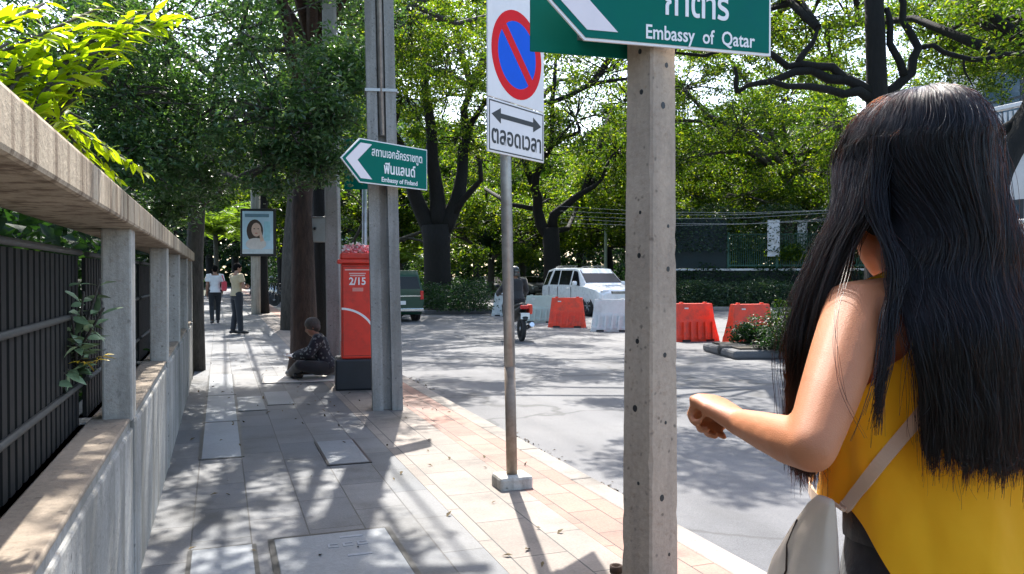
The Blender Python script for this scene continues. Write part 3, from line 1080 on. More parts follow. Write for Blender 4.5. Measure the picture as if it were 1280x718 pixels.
# E: the rain tree above the median planter, limbs spreading left
bE = G(1100, 452, RZ)
De = 14.6
blob_tree('rain_tree', 'rain tree in the median planter with black limbs reaching left over the road', bE,
          [bE + Vector((0, 0, -.1)), P(1100, 380, De), P(1098, 280, De), P(1096, 180, De), P(1096, 110, De), P(1094, 40, De), P(1090, -60, De)], [.36, .28, .22, .20, .18, .17, .15],
          [B(940, 25, 17, 1.5, .9), B(1010, 30, 17.5, 1.5, .9), B(1000, -70, 15, 2.2, .8), B(1180, 45, 18, 1.9), B(1250, 30, 17, 1.8), B(1215, 80, 19.5, 1.3, .8), B(1300, 60, 18, 1.8), B(1150, -80, 16, 2.3), B(900, -60, 16, 1.8, .8), B(1290, -60, 15, 2.0), B(890, 40, 18.5, 1.0, .8), B(1060, 20, 20, 1.9), B(960, 70, 21, 1.5), B(1150, 20, 21, 2.0), B(1230, 20, 21, 2.0), B(1040, 90, 22, 1.3), B(1290, 30, 20, 1.8), (Vector((5.0, 10.1, 6.4)), 1.2, .9), (Vector((6.4, 9.6, 6.3)), 1.3, .8), (Vector((7.8, 11.8, 6.5)), 1.4, .8), (Vector((4.6, 15.6, 7.4)), .7, .5), (Vector((6.2, 16.2, 7.5)), .8, .5), (Vector((3.5, 14.6, 7.2)), .6, .5), (Vector((5.6, 13.4, 7.2)), .5, .4), (Vector((8.6, 15.5, 7.6)), 1.3, .8)],  # the world-placed lobes are unseen overhead, added for shade on the road
          (.105, .045), M_['leaf_rain'], M_['bark_dark'], 50, 78, .42, 17, flat=.45,
          extra=[([P(1092, 118, De), P(1060, 100, De), P(1015, 88, De), P(975, 98, De), P(950, 104, De), P(922, 116, De)], .11, .04), ([P(1090, 125, De), P(1055, 118, De), P(1010, 108, 14.2), P(960, 100, 14)], .10, .045),
                 ([P(1070, 104, De), P(1040, 84, De), P(1000, 80, De), P(965, 68, De), P(930, 60, De), P(880, 70, De), P(840, 66, De)], .095, .022), ([P(998, 80, De), P(1015, 55, De), P(1022, 35, De)], .07, .03),
                 ([P(922, 116, De), P(921, 96, De), P(918, 84, De)], .05, .03),
                 ([P(1100, 120, De), P(1140, 90, De), P(1148, 60, De), P(1128, 25, De), P(1118, -20, De)], .10, .055), ([P(1130, 95, De), P(1112, 55, De), P(1108, 10, De)], .08, .05),
                 ([P(1150, 60, De), P(1180, 66, De), P(1215, 75, De), P(1250, 68, De), P(1300, 62, De)], .05, .045), ([P(1205, 73, De), P(1206, 90, De), P(1216, 108, De)], .025, .012)], twig=.014, n=12)
# F: dark forked trunk at the right edge
bF = G(1243, 470, RZ)
Df = 12.2
blob_tree('rain_tree', 'dark forked trunk rising behind the woman at the right', bF,
          [bF + Vector((0, 0, -.1)), P(1243, 400, Df), P(1240, 320, Df), P(1238, 262, Df), P(1238, 225, Df)], [.36, .3, .27, .26, .2],
          [B(1330, -20, 12, 1.9), B(1420, 60, 12, 1.7), B(1380, -120, 11, 2.0), B(1300, -130, 12.5, 1.9)],
          (.105, .045), M_['leaf_rain'], M_['bark_dark'], 40, 55, .42, 18, flat=.5,
          extra=[([P(1242, 232, Df), P(1262, 190, Df), P(1282, 150, Df), P(1330, 70, Df)], .21, .13), ([P(1236, 235, Df), P(1222, 205, Df), P(1240, 180, Df + .3), P(1268, 155, Df + .3), P(1292, 120, Df + .4)], .12, .08)], twig=.014, n=12)

# G: leafy tree on the far side, filling the view right of the near pole
bG = P(985, 359, 41)
bG.z = RZ
blob_tree('roadside_tree', 'spreading mid green tree behind the far fence and the white banner', bG,
          [bG + Vector((0, 0, -.1)), P(985, 340, 41), P(984, 290, 41), P(980, 220, 41)], [.42, .34, .3, .26],
          [B(855, 110, 38, 2.4), B(850, 200, 40, 2.4), B(880, 280, 43, 2.0), B(925, 160, 37, 2.4), B(930, 245, 40, 2.2), B(985, 120, 38, 2.5), B(995, 215, 39, 2.4), B(1050, 150, 38, 2.4), B(1055, 245, 40, 2.2), B(1110, 175, 38, 2.2), B(1145, 110, 39, 2.0), B(820, 150, 40, 2.2), B(1110, 280, 41, 2.2), B(960, 300, 44, 1.6), B(900, 60, 38, 2.2)],
          (.17, .075), M_['leaf_rain'], M_['bark_grey'], 50, 66, .6, 25, flat=.55, twig=.025)
# H: tree added beyond the kiosk, its crown shaped to shade the road
bH = Vector((1.75, 21.5, 0))
def W_(x, y, z, r, d=1.0):
    return (Vector((x, y, z)), r, d)
blob_tree('street_tree', 'tall tree added behind the reddish trunk, its crown shading the road', bH,
          [bH + Vector((0, 0, -.1)), bH + Vector((0, 0, 2)), bH + Vector((.2, 0, 4.5)), bH + Vector((.5, 0, 6.6))], [.3, .24, .2, .17],
          [W_(3.0, 20, 8.2, 1.9), W_(5.0, 22, 8.6, 2.0), W_(2.4, 24, 8.0, 2.0), W_(6.6, 25, 9.0, 2.2), W_(4.6, 27, 8.8, 2.1), W_(7.5, 29, 9.2, 2.2), W_(3.6, 31, 8.6, 2.1), W_(5.8, 19, 8.6, 1.4, .6), W_(8.4, 22.5, 9.4, 1.7, .7), W_(3.6, 16.5, 8.2, .8, .3), W_(7.6, 17.5, 9.6, 1.3, .7), W_(9.5, 19.5, 9.8, 1.6, .8), W_(5.4, 24.5, 8.6, 2.0), W_(10, 26, 9.8, 2.0), W_(2.2, 28, 8.4, 2.2), W_(6.4, 32, 9.4, 2.4)],
          (.12, .052), M_['leaf_rain'], M_['bark_grey'], 44, 84, .48, 26, flat=.5, twig=.018)
# unseen garden tree, added overhead to darken the hedge behind the fence
bI = Vector((-2.3, 6.5, 0))
blob_tree('garden_shade_tree', 'unseen leafy tree added in the walled garden to shade the hedge', bI,
          [bI + Vector((0, 0, -.1)), bI + Vector((0, 0, 2)), bI + Vector((.1, .1, 4.2))], [.2, .16, .12],
          [W_(-1.6, 5.4, 5.0, 1.1), W_(-2.6, 7.2, 5.0, 1.3), W_(-1.7, 7.6, 5.2, 1.1), W_(-2.7, 4.0, 4.8, 1.2), W_(-3.4, 5.8, 4.6, 1.3), W_(-1.9, 9.6, 5.3, 1.2), W_(-3.2, 9, 4.6, 1.3), W_(-.9, 8.2, 5.4, .8, .8)],
          (.085, .036), M_['leaf_dense'], M_['bark_dark'], 40, 55, .32, 27)
# woods that close the view
a, b = P(-300, 359, 105), P(1500, 359, 105)
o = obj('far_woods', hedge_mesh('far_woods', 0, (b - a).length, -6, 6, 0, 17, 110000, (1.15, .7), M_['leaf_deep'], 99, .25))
o.location = (a.x, a.y, -.1)
o.rotation_euler = (0, 0, math.atan2(b.y - a.y, b.x - a.x))
struct(o, 'stuff')

# ------------------------------------------------ trees further off, one built per kind and copied
BG = [tree_meshes(31, 3.2, .30, 6, 3.6, M_['leaf_mid'], (.20, .095), 34000, .85, M_['bark_dark'], spread=48, maxlev=3),
      tree_meshes(37, 2.4, .24, 6, 3.4, M_['leaf_rain'], (.20, .09), 32000, .85, M_['bark_grey'], spread=58, maxlev=3),
      tree_meshes(43, 4.2, .26, 5, 3.2, M_['leaf_deep'], (.19, .095), 34000, .8, M_['bark_dark'], spread=36, maxlev=3)]
KIND = ('mid green', 'yellow green', 'dark green')
BGT = [  # u of the trunk, distance, kind, turn, size, where
    (800, 52, 1, .4, 1.25, 'left of the concrete sign pole'), (870, 47, 1, 1.9, 1.15, 'right of the concrete sign pole'), (930, 50, 0, 2.7, 1.3, 'behind the dark fence panel'),
    (985, 44, 1, 5.1, 1.05, 'behind the white banner'), (1040, 48, 0, .9, 1.3, 'behind the woman by the hedge'), (1120, 54, 2, 3.2, 1.2, 'near the pale building'),
    (760, 62, 0, 3.9, 1.4, 'in the gap beside the four wheel drive'), (725, 70, 2, .2, 1.5, 'far behind the four wheel drive'), (655, 66, 1, 2.2, 1.4, 'far behind the motorcycle'),
    (612, 60, 1, 5.7, 1.25, 'beyond the median hedge'), (595, 84, 0, 4.1, 1.6, 'at the far bend of the road'), (500, 58, 2, 1.2, 1.3, 'beyond the green car'),
    (470, 46, 0, 2.9, 1.1, 'behind the utility pole'), (430, 40, 1, .5, 1.05, 'behind the red kiosk'), (352, 46, 2, 3.4, 1.0, 'beside the far parked motorcycles'),
    (318, 62, 0, 5.2, 1.2, 'far down the pavement'), (296, 64, 2, 1.6, 1.2, 'behind the advertising light box'), (262, 58, 0, 4.4, 1.1, 'behind the palm'),
    (215, 46, 2, .1, .95, 'inside the far garden'), (150, 24, 0, 2.4, .85, 'deep in the walled garden'), (60, 18, 2, 3.8, .8, 'close behind the garden hedge'),
    (835, 64, 2, 4.8, 1.5, 'deep behind the fence'), (900, 66, 0, 1.1, 1.5, 'tall beyond the fence'), (1010, 64, 2, 2.0, 1.55, 'tall behind the banner'), (690, 92, 0, .7, 1.8, 'farthest along the road'),
    (560, 100, 2, 3.0, 1.8, 'closing the end of the road'), (400, 78, 0, 5.0, 1.4, 'far behind the reddish trunk')]
for i, (u, D, k, rz, s, wh) in enumerate(BGT):
    p = P(u, 359, D)
    plant_tree('background_tree', KIND[k] + ' leafy tree standing ' + wh, (p.x, p.y, RZ - .1), BG[k], rz, s, 'trees lining the road')

# low growth under the far trees
for i, (u0, u1, D, h, mt, lab) in enumerate([(520, 640, 62, 4.2, 'leaf_mid', 'rough green shrubbery under the trees beyond the median'), (640, 830, 66, 4.5, 'leaf_deep', 'dark shrubbery far behind the four wheel drive'),
                                             (830, 1000, 45, 3.2, 'leaf_mid', 'tall green shrubbery behind the dark fence'), (1000, 1150, 46, 3.0, 'leaf_deep', 'dark shrubbery beside the pale building'),
                                             (330, 500, 70, 4.4, 'leaf_deep', 'dark shrubbery closing the far pavement')]):
    a, b = P(u0, 359, D), P(u1, 359, D)
    L = (b - a).length
    o = obj('shrubbery', hedge_mesh('shrubbery', 0, L, -1.5, 1.5, 0, h, int(900 * L), (.17, .08), M_[mt], 60 + i, .35))
    o.location = (a.x, a.y, -.1)
    o.rotation_euler = (0, 0, math.atan2(b.y - a.y, b.x - a.x))
    tag(o, lab, 'shrubs')

# ------------------------------------------------ median, hedges, fence and building across the road
md = thing('median_planter', 'long planted median island with a dark kerb under the big rain tree', 'planter', (8.6, 31, RZ))
MB().box(-1.3, 1.6, -1.2, 40, 0, .16, b=.03).build('kerb', M_['planter'], md)
MB().box(-1.1, 1.4, -1.0, 39.8, .1, .2).build('soil', M_['soil'], md)
o = obj('median_hedge', hedge_mesh('median_hedge', 0, 2.3, 0, 26, 0, .95, 26000, (.12, .055), M_['leaf_deep'], 71, .2))
o.location = (7.6, 30.2, RZ + .15)
tag(o, 'low dark hedge on the median below the black trunked rain tree', 'hedge')

pa, pb = P(828, 359, 35.2), P(1025, 359, 34.2)
ang = math.atan2(pb.y - pa.y, pb.x - pa.x)
L = (pb - pa).length + 6
o = obj('roadside_hedge', hedge_mesh('roadside_hedge', 0, L, 0, 1.5, 0, 1.05, 21000, (.11, .055), M_['leaf_hedge'], 72, .16))
o.location = (pa.x, pa.y, RZ + .05)
o.rotation_euler = (0, 0, ang)
tag(o, 'clipped leafy hedge along the far side of the road in front of the fence', 'hedge')
t = thing('hedge_kerb', 'pale kerb line at the foot of the clipped roadside hedge', 'kerb', (pa.x, pa.y, RZ), ang)
MB().box(-1, L, -.35, -.1, 0, .14, b=.02).build('stone', M_['kerb'], t)
fa = P(812, 359, 38.5)
t = thing('garden_fence', 'dark green sheet and bar fence on a low wall behind the clipped hedge', 'fence', (fa.x, fa.y, RZ), ang)
MB().box(.8, L + 3, 0, .25, 0, 1.72).build('base_wall', plain('dark green wall', (.012, .02, .016), .8, var=.4), t)
MB().box(.8, L + 3, -.06, .31, 1.72, 1.82, b=.02).build('coping', M_['building'], t)
MB().box(.8, 3.6, .08, .14, 1.84, 4.2).build('sheet_panel', plain('blue green sheet', (.004, .016, .017), .7, var=.4, scale=2.5), t)
for x in (3.68, 5.9, 8.1, 10.3):
    MB().box(x - .05, x + .05, .05, .17, 1.84, 3.55).build('post', M_['sign_back'], t)
mb = MB()
for k in range(110):
    x = 3.78 + k * .1
    mb.box(x - .014, x + .014, .1, .128, 1.9, 3.4)
for z in (1.95, 3.42):
    mb.box(3.73, 14.8, .09, .14, z, z + .05)
mb.build('bar_panel', M_['sign_back'], t)
o = obj('climbing_plant', hedge_mesh('climbing_plant', .6, 9.5, -.25, .35, 2.6, 4.7, 9000, (.13, .07), M_['leaf_hedge'], 73, .25))
o.location = (fa.x, fa.y, RZ)
o.rotation_euler = (0, 0, ang)
tag(o, 'leafy climber spilling over the top of the dark sheet fence', 'climber')
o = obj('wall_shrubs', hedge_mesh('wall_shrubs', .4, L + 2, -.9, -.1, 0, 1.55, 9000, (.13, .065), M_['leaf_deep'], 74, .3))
o.location = (fa.x, fa.y, RZ)
o.rotation_euler = (0, 0, ang)
tag(o, 'dark shrubs hiding the foot of the fence wall behind the clipped hedge', 'shrubs')
t = thing('banner', 'white cloth banner hung beside a trunk at the far fence', 'banner', P(967, 298, 37.5), ang)
MB().box(-.28, .28, -.01, .01, -.85, .85).build('cloth', M_['cl_white'], t)
MB().tube([(-.34, 0, .86), (.34, 0, .86)], .02, 6).build('rod', M_['steel'], t)
t = thing('banner', 'pale narrow banner on the far side of the trunk at the fence', 'banner', P(1003, 296, 37.8), ang)
MB().box(-.22, .22, -.01, .01, -.75, .75).build('cloth', M_['cl_white'], t)
MB().tube([(-.28, 0, .76), (.28, 0, .76)], .02, 6).build('rod', M_['steel'], t)

# pale building: its street front runs along the road
bx, by0, by1 = 27.5, 8.0, 25.6
bld = thing('pale_building', 'white two storey building with a balcony balustrade behind the trees', 'building', (bx, 22, -.1))
def bl(x0, x1, y0, y1, z0, z1, b=0):
    return MB().box(x0 - bx, x1 - bx, y0 - 22, y1 - 22, z0 + .1, z1 + .1, b=b)
mb = bl(bx + 1.4, bx + 14, by0, by1, 0, 13.5)
mb.build('wall', M_['building'], bld)
mb = bl(bx, bx + 1.4, by0, by1, 0, 6.0)
mb.build('ground_storey', M_['building'], bld)
bl(bx - .25, bx + 1.4, by0 - .2, by1 + .2, 6.0, 6.66, .03).build('balcony_slab', M_['building'], bld)
bl(bx - .15, bx + .1, by0, by1, 7.58, 7.74, .02).build('balustrade_rail', M_['building'], bld)
mb = MB()
for k in range(83):
    y = by0 + .1 + k * .21
    mb.lathe([(.05, 0), (.075, .15), (.06, .3), (.04, .55), (.06, .8), (.06, .93)], 8, (bx - .02 - bx, y - 22, 6.65))
mb.build('balusters', M_['building'], bld)
for y in (11.4, 15.0, 18.6, 22.1):
    bl(bx + 1.1, bx + 1.398, y + 2.2, y + 2.75, 6.662, 12.6, .02).build('pilaster', M_['building'], bld)
    f = bl(bx + 1.32, bx + 1.396, y, y + 1.7, 7.0, 10.8).build('window', M_['winframe'], bld)
    m2 = MB()
    for a in range(2):
        for c in range(3):
            m2.box(bx + 1.30 - bx, bx + 1.318 - bx, y + .1 + a * .8 - 22, y + .8 + a * .8 - 22, 7.2 + c * 1.2, 8.3 + c * 1.2)
    m2.build('pane', M_['winglass'], f)
    MB().box(bx + 1.2 - bx, bx + 1.39 - bx, y - .1 - 22, y + 1.8 - 22, 10.9, 11.15, b=.02).build('lintel', M_['building'], bld)
bl(bx + 1.0, bx + 14.3, by0 - .3, by1 + .3, 12.8, 13.3, .04).build('cornice', M_['building'], bld)
for y in (11, 16, 21):
    f = bl(bx - .02, bx + .03, y, y + 1.8, 1.4, 4.2).build('window', M_['winframe'], bld)
    MB().box(-.04, -.022, y + .15 - 22, y + 1.65 - 22, 1.6, 4.1).build('pane', M_['winglass'], f)
    l_ = MB().box(-.16, -.0, y + 2.6 - 22, y + 2.8 - 22, 3.0, 3.5, b=.02).build('wall_lamp', M_['winframe'], bld)
t = thing('boundary_wall', 'pale boundary wall in front of the white building at the right', 'wall', (23.5, 22, RZ))
MB().box(0, .3, -12, -3, 0, 3.1).build('panel', M_['building'], t)
MB().box(-.06, .36, -12, -3, 3.1, 3.25, b=.02).build('coping', M_['building'], t)
# distant tower glimpsed through the crowns, and an office block behind the garden
o = thing('office_block', 'pale distant office block glimpsed between the tree crowns', 'building', (20, 150, 0), .2)
MB().box(-14, 14, -8, 8, 0, 34).build('wall', M_['building_grey'], o)
for k in range(9):
    MB().box(-13.4, 13.4, -8.06, -7.9, 2 + k * 3.6, 3.9 + k * 3.6).build('window', M_['winglass'], o)

# palm by the far pavement
def palm(base, h, nf, fl, seed, label):
    rn = random.Random(seed)
    t = thing('palm_tree', label, 'palm', base)
    mb = MB()
    mb.tube([(0, 0, -.1), (.05, 0, h * .5), (0, .05, h)], [.14, .10, .09], 8)
    obj('trunk', mb.mesh('trunk', M_['bark_grey']), t)
    cs, ds = [], []
    st = MB()
    for k in range(nf):
        a = 2 * PI * k / nf * 2.4 + rn.uniform(-.2, .2)
        e0 = rn.uniform(.5, 1.35)
        p = Vector((0, .03, h))
        pts = [p.copy()]
        for i in range(12):
            e = e0 - 1.55 * (i / 12) ** 1.2
            d = Vector((math.cos(a) * math.cos(e), math.sin(a) * math.cos(e), math.sin(e)))
            p = p + d * fl / 12
            pts.append(p.copy())
            sd = Vector((-math.sin(a), math.cos(a), 0))
            for s in (-1, 1):
                for q in (.25, .5, .75, 1):
                    dd = (sd * s * .9 + d * .55 + Vector((0, 0, -.25))).normalized()
                    ll = .42 * (1 - .5 * abs(i / 12 - .4))
                    cs.append(p.lerp(pts[-2], q) + dd * ll * .5)
                    ds.append(dd * 6)
        st.tube(pts, [.03 - .0018 * i for i in range(len(pts))], 5)
    obj('stalks', st.mesh('stalks', M_['leaf_palm']), t)
    obj('crown', leaf_mesh('crown', np.array([tuple(c) for c in cs]), .48, .05, M_['leaf_palm'], seed, flat=.3, droop=0, dirs=np.array([tuple(d) for d in ds])), t)
    return t


pp = P(276, 359, 33)
palm((pp.x - .2, pp.y, 0), 3.1, 24, 2.3, 81, 'yellow green palm beside the two pedestrians')
pp = P(500, 359, 43)
palm((pp.x, pp.y, RZ), 2.2, 15, 2.2, 82, 'palm behind the utility pole across the road')

# shrub with big bright leaves hanging over the coping
def sprays(name, label, base, stems, mat, leaf, wmul, seed, cat='shrub', gap=.05, per=2, spread=.35, droop=.25):
    rn = random.Random(seed)
    base = Vector(base)
    t = thing(name, label, cat, base)
    st = MB()
    cs, ds = [], []
    for path in stems:
        pp = [Vector(p) - base for p in path]
        st.tube(pp, [.007 - .004 * i / len(pp) for i in range(len(pp))], 5)
        for a, b in zip(pp, pp[1:]):
            L = (b - a).length
            k = max(1, int(L / gap))
            d = (b - a).normalized()
            for i in range(k):
                q = a.lerp(b, (i + .5) / k)
                for j in range(per):
                    sd = d.cross(Vector((0, 0, 1))).normalized() * (1 if j % 2 else -1)
                    dd = (sd + d * .7 + rvec(rn) * spread + Vector((0, 0, -droop))).normalized()
                    cs.append(q + dd * leaf * .5)
                    ds.append(dd * 5)
    obj('stem', st.mesh('stem', M_['bark_grey']), t)
    obj('leaves', long_leaf_mesh('leaves', cs, leaf, leaf * wmul, mat, seed, dirs=ds), t)
    return t


rn = random.Random(5)
root_p = Vector((-.85, 2.15, 0))
stems = []
for (u, v, D) in [(20, 15, 2.3), (60, 40, 2.35), (110, 30, 2.5), (150, 55, 2.5), (190, 15, 2.7), (225, 18, 2.75), (90, 70, 2.4), (135, 85, 2.45), (40, 80, 2.3), (10, 55, 2.2), (75, 100, 2.4), (205, 30, 2.7), (125, 10, 2.6), (15, 100, 2.3), (55, 5, 2.4), (165, 30, 2.6)]:
    e = P(u, v, D)
    m = root_p.lerp(e, .6) + Vector((-.12, 0, .35))
    m2 = m.lerp(e, .6) + Vector((0, 0, .1))
    stems.append([Vector((-.85 + rn.uniform(-.1, .1), 2.15 + rn.uniform(-.2, .2), .9)), root_p.lerp(e, .3) + Vector((-.15, 0, .45)), m, m2, e])
sprays('garden_shrub', 'bright yellow green long leaved shrub reaching over the coping', root_p, [s[2:] for s in stems] , M_['leaf_bright'], .085, .25, 91, gap=.024, per=2, spread=.3, droop=.10)
stems = []
for (u, v, D) in [(90, 160, 2.75), (115, 175, 2.8), (140, 190, 2.85), (165, 205, 2.95), (185, 218, 3.0), (130, 215, 2.85), (105, 150, 2.9), (150, 225, 2.95)]:
    e = P(u, v, D)
    s0 = P(70, 150, 2.9) + Vector((-.1, 0, 0))
    stems.append([s0, s0.lerp(e, .5) + Vector((0, 0, .05)), e])
sprays('hanging_sprig', 'yellow green sprig drooping over the edge of the coping', P(70, 150, 2.9) + Vector((-.1, 0, -.4)), stems, M_['leaf_bright'], .065, .32, 92, gap=.028, per=2, spread=.4, droop=.35)
stems = []
for (u, v, D) in [(80, 350, 3.1), (105, 365, 3.05), (125, 350, 3.1), (90, 395, 3.05), (115, 410, 3.0), (75, 415, 3.05), (130, 385, 3.1), (95, 430, 3.0), (70, 480, 2.9), (60, 490, 2.9)]:
    e = P(u, v, D)
    s0 = P(95, 470, 3.25)
    stems.append([s0, s0.lerp(e, .5) + Vector((0, 0, .04)), e])
sprays('fence_plant', 'pale leafy plant poking out between the fence bars', P(95, 480, 3.25), stems, plain('pale leaf', (.16, .24, .12), .4, var=.35, scale=30), .075, .42, 93, gap=.06, per=2, spread=.5, droop=.1)
stems = [[P(98, 452, 3.1), P(112, 450, 3.05), P(128, 447, 3.0)]]
sprays('yellow_leaf', 'single yellow withered frond beside the nearest post', P(98, 452, 3.1), stems, plain('yellow leaf', (.62, .42, .02), .5, var=.2, scale=30), .06, .2, 94, cat='leaf', gap=.02, droop=0)
# ================================================================== POLES AND SIGNS
def square_pole(mb, h, a0, a1, ch=.012):
    r = []
    for z, a in ((-.2, a0), (0, a0), (h * .5, (a0 + a1) / 2), (h, a1)):
        r.append([Vector(p) for p in ((-a + ch, -a, z), (a - ch, -a, z), (a, -a + ch, z), (a, a - ch, z), (a - ch, a, z), (-a + ch, a, z), (-a, a - ch, z), (-a, -a + ch, z))])
    return mb.loft(r, smooth=False)


# the near concrete pole with the large green sign
pq = P(813, 359, 3.6)
face = math.atan2(-pq.y, -pq.x)
pole = thing('concrete_pole', 'nearest square concrete pole with bolt holes under the large green sign', 'pole', (pq.x, pq.y, 0), face - PI / 4 + PI + R(2))
rn = random.Random(8)
mb = MB()
rings = []
for k in range(76):                                # worn, chipped edges
    z = -.2 + 3.1 * k / 75
    a = .092 - .016 * max(0, z) / 2.9
    c = [max(.004, .010 + rn.gauss(0, .0009) + (.007 if rn.random() < .04 else 0)) for _ in range(4)]
    rings.append([Vector(p) for p in ((-a + c[0], -a, z), (a - c[1], -a, z), (a, -a + c[1], z), (a, a - c[2], z), (a - c[2], a, z), (-a + c[3], a, z), (-a, a - c[3], z), (-a, -a + c[0], z))])
mb.loft(rings, smooth=False)
mb.build('shaft', M_['pole_warm'], pole)
mb = MB()
rn = random.Random(2)
for z in (.16, .42, .75, 1.05, 1.43, 1.62, 1.9, 2.15, 2.33):
    for fx in (0, 1):
        if rn.random() < .3:
            continue
        a = .094 - .016 * z / 2.9 - .0005
        o_ = rn.uniform(-.03, .03)
        r_ = rn.choice((.007, .010, .013))
        ring = [Vector((r_ * math.cos(2 * PI * k / 10), 0, r_ * 1.2 * math.sin(2 * PI * k / 10))) for k in range(10)]
        if fx == 0:
            q = [Vector((p.x + o_, -a, p.z + z)) for p in ring]
            q2 = [Vector((p.x, -a + .01, p.z)) for p in q]
        else:
            q = [Vector((-a, p.x + o_, p.z + z + .06)) for p in ring]
            q2 = [Vector((-a + .01, p.y, p.z)) for p in q]
        mb.loft([q2, q], smooth=False)
mb.build('bolt_hole', M_['black'], pole)
t = thing('anchor_stub', 'small rusty pipe stub beside the near concrete pole', 'pipe', G(770, 716), 0)
MB().lathe([(.0, 0), (.03, 0), (.03, .035), (.022, .035), (.022, .01), (0, .01)], 12).build('ring', M_['bark_red'], t)


def arrow_sign(name, label, A, Bp, zc, W, H, l1, l2, l3, s1, s2, s3, x1, x2, x3, z1, z2, z3, f1, f2, f3, group=None):
    """A, Bp: the lower left corner beyond the point and the lower right corner, in plan"""
    rz = math.atan2(Bp.y - A.y, Bp.x - A.x)
    t = thing(name, label, 'sign', (A.x, A.y, zc), rz, group)
    T = .2 * W                                        # length of the point
    x0, x1_ = -T, W - T
    h = H / 2
    def shape(o):
        return [(x0 + o * 1.35, 0), (o * .55, -h + o), (x1_ - o, -h + o), (x1_ - o, h - o), (o * .55, h - o)]
    MB().prism(shape(0), -.0, .012).build('panel', M_['sign_white'], t)
    MB().prism(shape(.011), -.004, -.0005).build('field', M_['sign_green'], t)
    k = h * .80
    cw = .125 * W
    ch = [(x0 + .055, 0), (x0 + .055 + T * .80, -k), (x0 + .055 + T * .80 + cw, -k), (x0 + .055 + cw, 0), (x0 + .055 + T * .80 + cw, k), (x0 + .055 + T * .80, k)]
    m2 = MB()
    m2.prism([ch[0], ch[1], ch[2], ch[3]], -.0065, -.0045)
    m2.prism([ch[0], ch[3], ch[4], ch[5]], -.0065, -.0045)
    m2.build('chevron', plain('chevron sheet', (.78, .70, .70), .45, var=.04), t)
    for txt, s, x, z, b, f in ((l1, s1, x1, z1, .0015, f1), (l2, s2, x2, z2, .003, f2), (l3, s3, x3, z3, .0012, f3)):
        lettering(txt, s, M_['sign_white'], t, (x, -.0055, z), bold=b, fit=f)
    return t, rz


def back_panel(parent, W, H, x0, x1, y):
    MB().box(x0, x1, y, y + .012, -H / 2, H / 2, b=.004).build('rear_panel', M_['sign_green'], parent)


kz = .988
A = P(730, 359, kz / .2935)
Bq = P(962, 359, kz / .2735)
Wq = (Bq - A).length / .8
Hq = .43
sq, rzq = arrow_sign('direction_sign', 'large green arrow sign reading Embassy of Qatar on the near concrete pole', A, Bq, CAM_Z + kz + Hq / 2, Wq, Hq,
                     'สถานเอกอัครราชทูต', 'กาตาร์', 'Embassy  of  Qatar', .12, .165, .086, .53, .525, .545, .115, -.025, -.16, .72, .31, .53)
back_panel(sq, Wq, Hq, -.168, .40, .22)
mb = MB()
for z in (-.13, .13):
    mb.box(.05, .45, .0125, .219, z - .02, z + .02)
mb.build('bracket', M_['steel'], sq)

# the grooved utility pole and its smaller sign
pf = P(484, 359, 8.4)
up = thing('utility_pole', 'tall grooved concrete utility pole behind the smaller green sign', 'pole', (pf.x, pf.y, 0), R(-8))
up.rotation_euler = (R(0), R(-1.1), R(-8))
def ipoly(a, b, g):
    return [(-a, -b), (-g, -b), (-g, -b * .35), (g, -b * .35), (g, -b), (a, -b), (a, b), (g, b), (g, b * .35), (-g, b * .35), (-g, b), (-a, b)]
rings = []
for z, k in ((-.3, 1), (0, 1), (5, .93), (10.5, .8)):
    rings.append([Vector((x * k, y * k, z)) for x, y in ipoly(.155, .12, .045)])
MB().loft(rings, smooth=False).build('shaft', M_['pole_grey'], up)
mb = MB()
mb.tube([(.0, -.10, 2.85), (.0, -.10, 8)], .032, 8)
mb.build('conduit', M_['steel'], up)
for z in (3.3, 4.5, 5.9):
    MB().box(-.165, .165, -.128, .128, z, z + .03).build('band', M_['steel'], up)
mb = MB()
for z in (6.3, 6.9):
    mb.box(-.75, .75, -.19, -.125, z - .05, z + .05)
mb.build('crossarm', M_['pole_grey'], up)
for x in (-.6, -.2, .25, .65):
    MB().lathe([(.02, 0), (.05, .03), (.03, .07), (.05, .1), (.03, .16)], 8, (x, -.157, 6.95)).build('insulator', M_['plastic_white'], up)
kf = .116 * 7.80
A = P(450, 359, kf / .1165)
Bf = P(534, 359, kf / .1065)
sf, rzf = arrow_sign('direction_sign', 'smaller green arrow sign reading Embassy of Finland on the utility pole', A, Bf, CAM_Z + kf + .215, (Bf - A).length / .8, .43,
                     'สถานเอกอัครราชทูต', 'ฟินแลนด์', 'Embassy of Finland', .118, .145, .066, .50, .53, .53, .10, -.05, -.16, .70, .44, .50)
mb = MB()
for z in (-.12, .12):
    mb.box(.2, .5, .0125, .20, z - .02, z + .02)
mb.build('bracket', M_['steel'], sf)

# steel sign post behind the red kiosk, with the back of another sign
ps = P(456, 359, 10.6)
t = thing('sign_post', 'thin steel post behind the red kiosk carrying the rear green board', 'post', (ps.x, ps.y, 0))
MB().tube([(0, 0, -.1), (0, 0, 3.15)], .035, 10).build('pipe', M_['steel'], t)
a, b = P(431, 359, 10.5), P(475, 359, 10.45)
t = thing('rear_sign', 'dark green board seen behind the point of the Finland sign', 'sign', (a.x, a.y, P(0, 206, 10.5).z), math.atan2(b.y - a.y, b.x - a.x))
MB().box(0, .62, -.02, 0, -.33, .33, b=.004).build('board', M_['sign_green'], t)

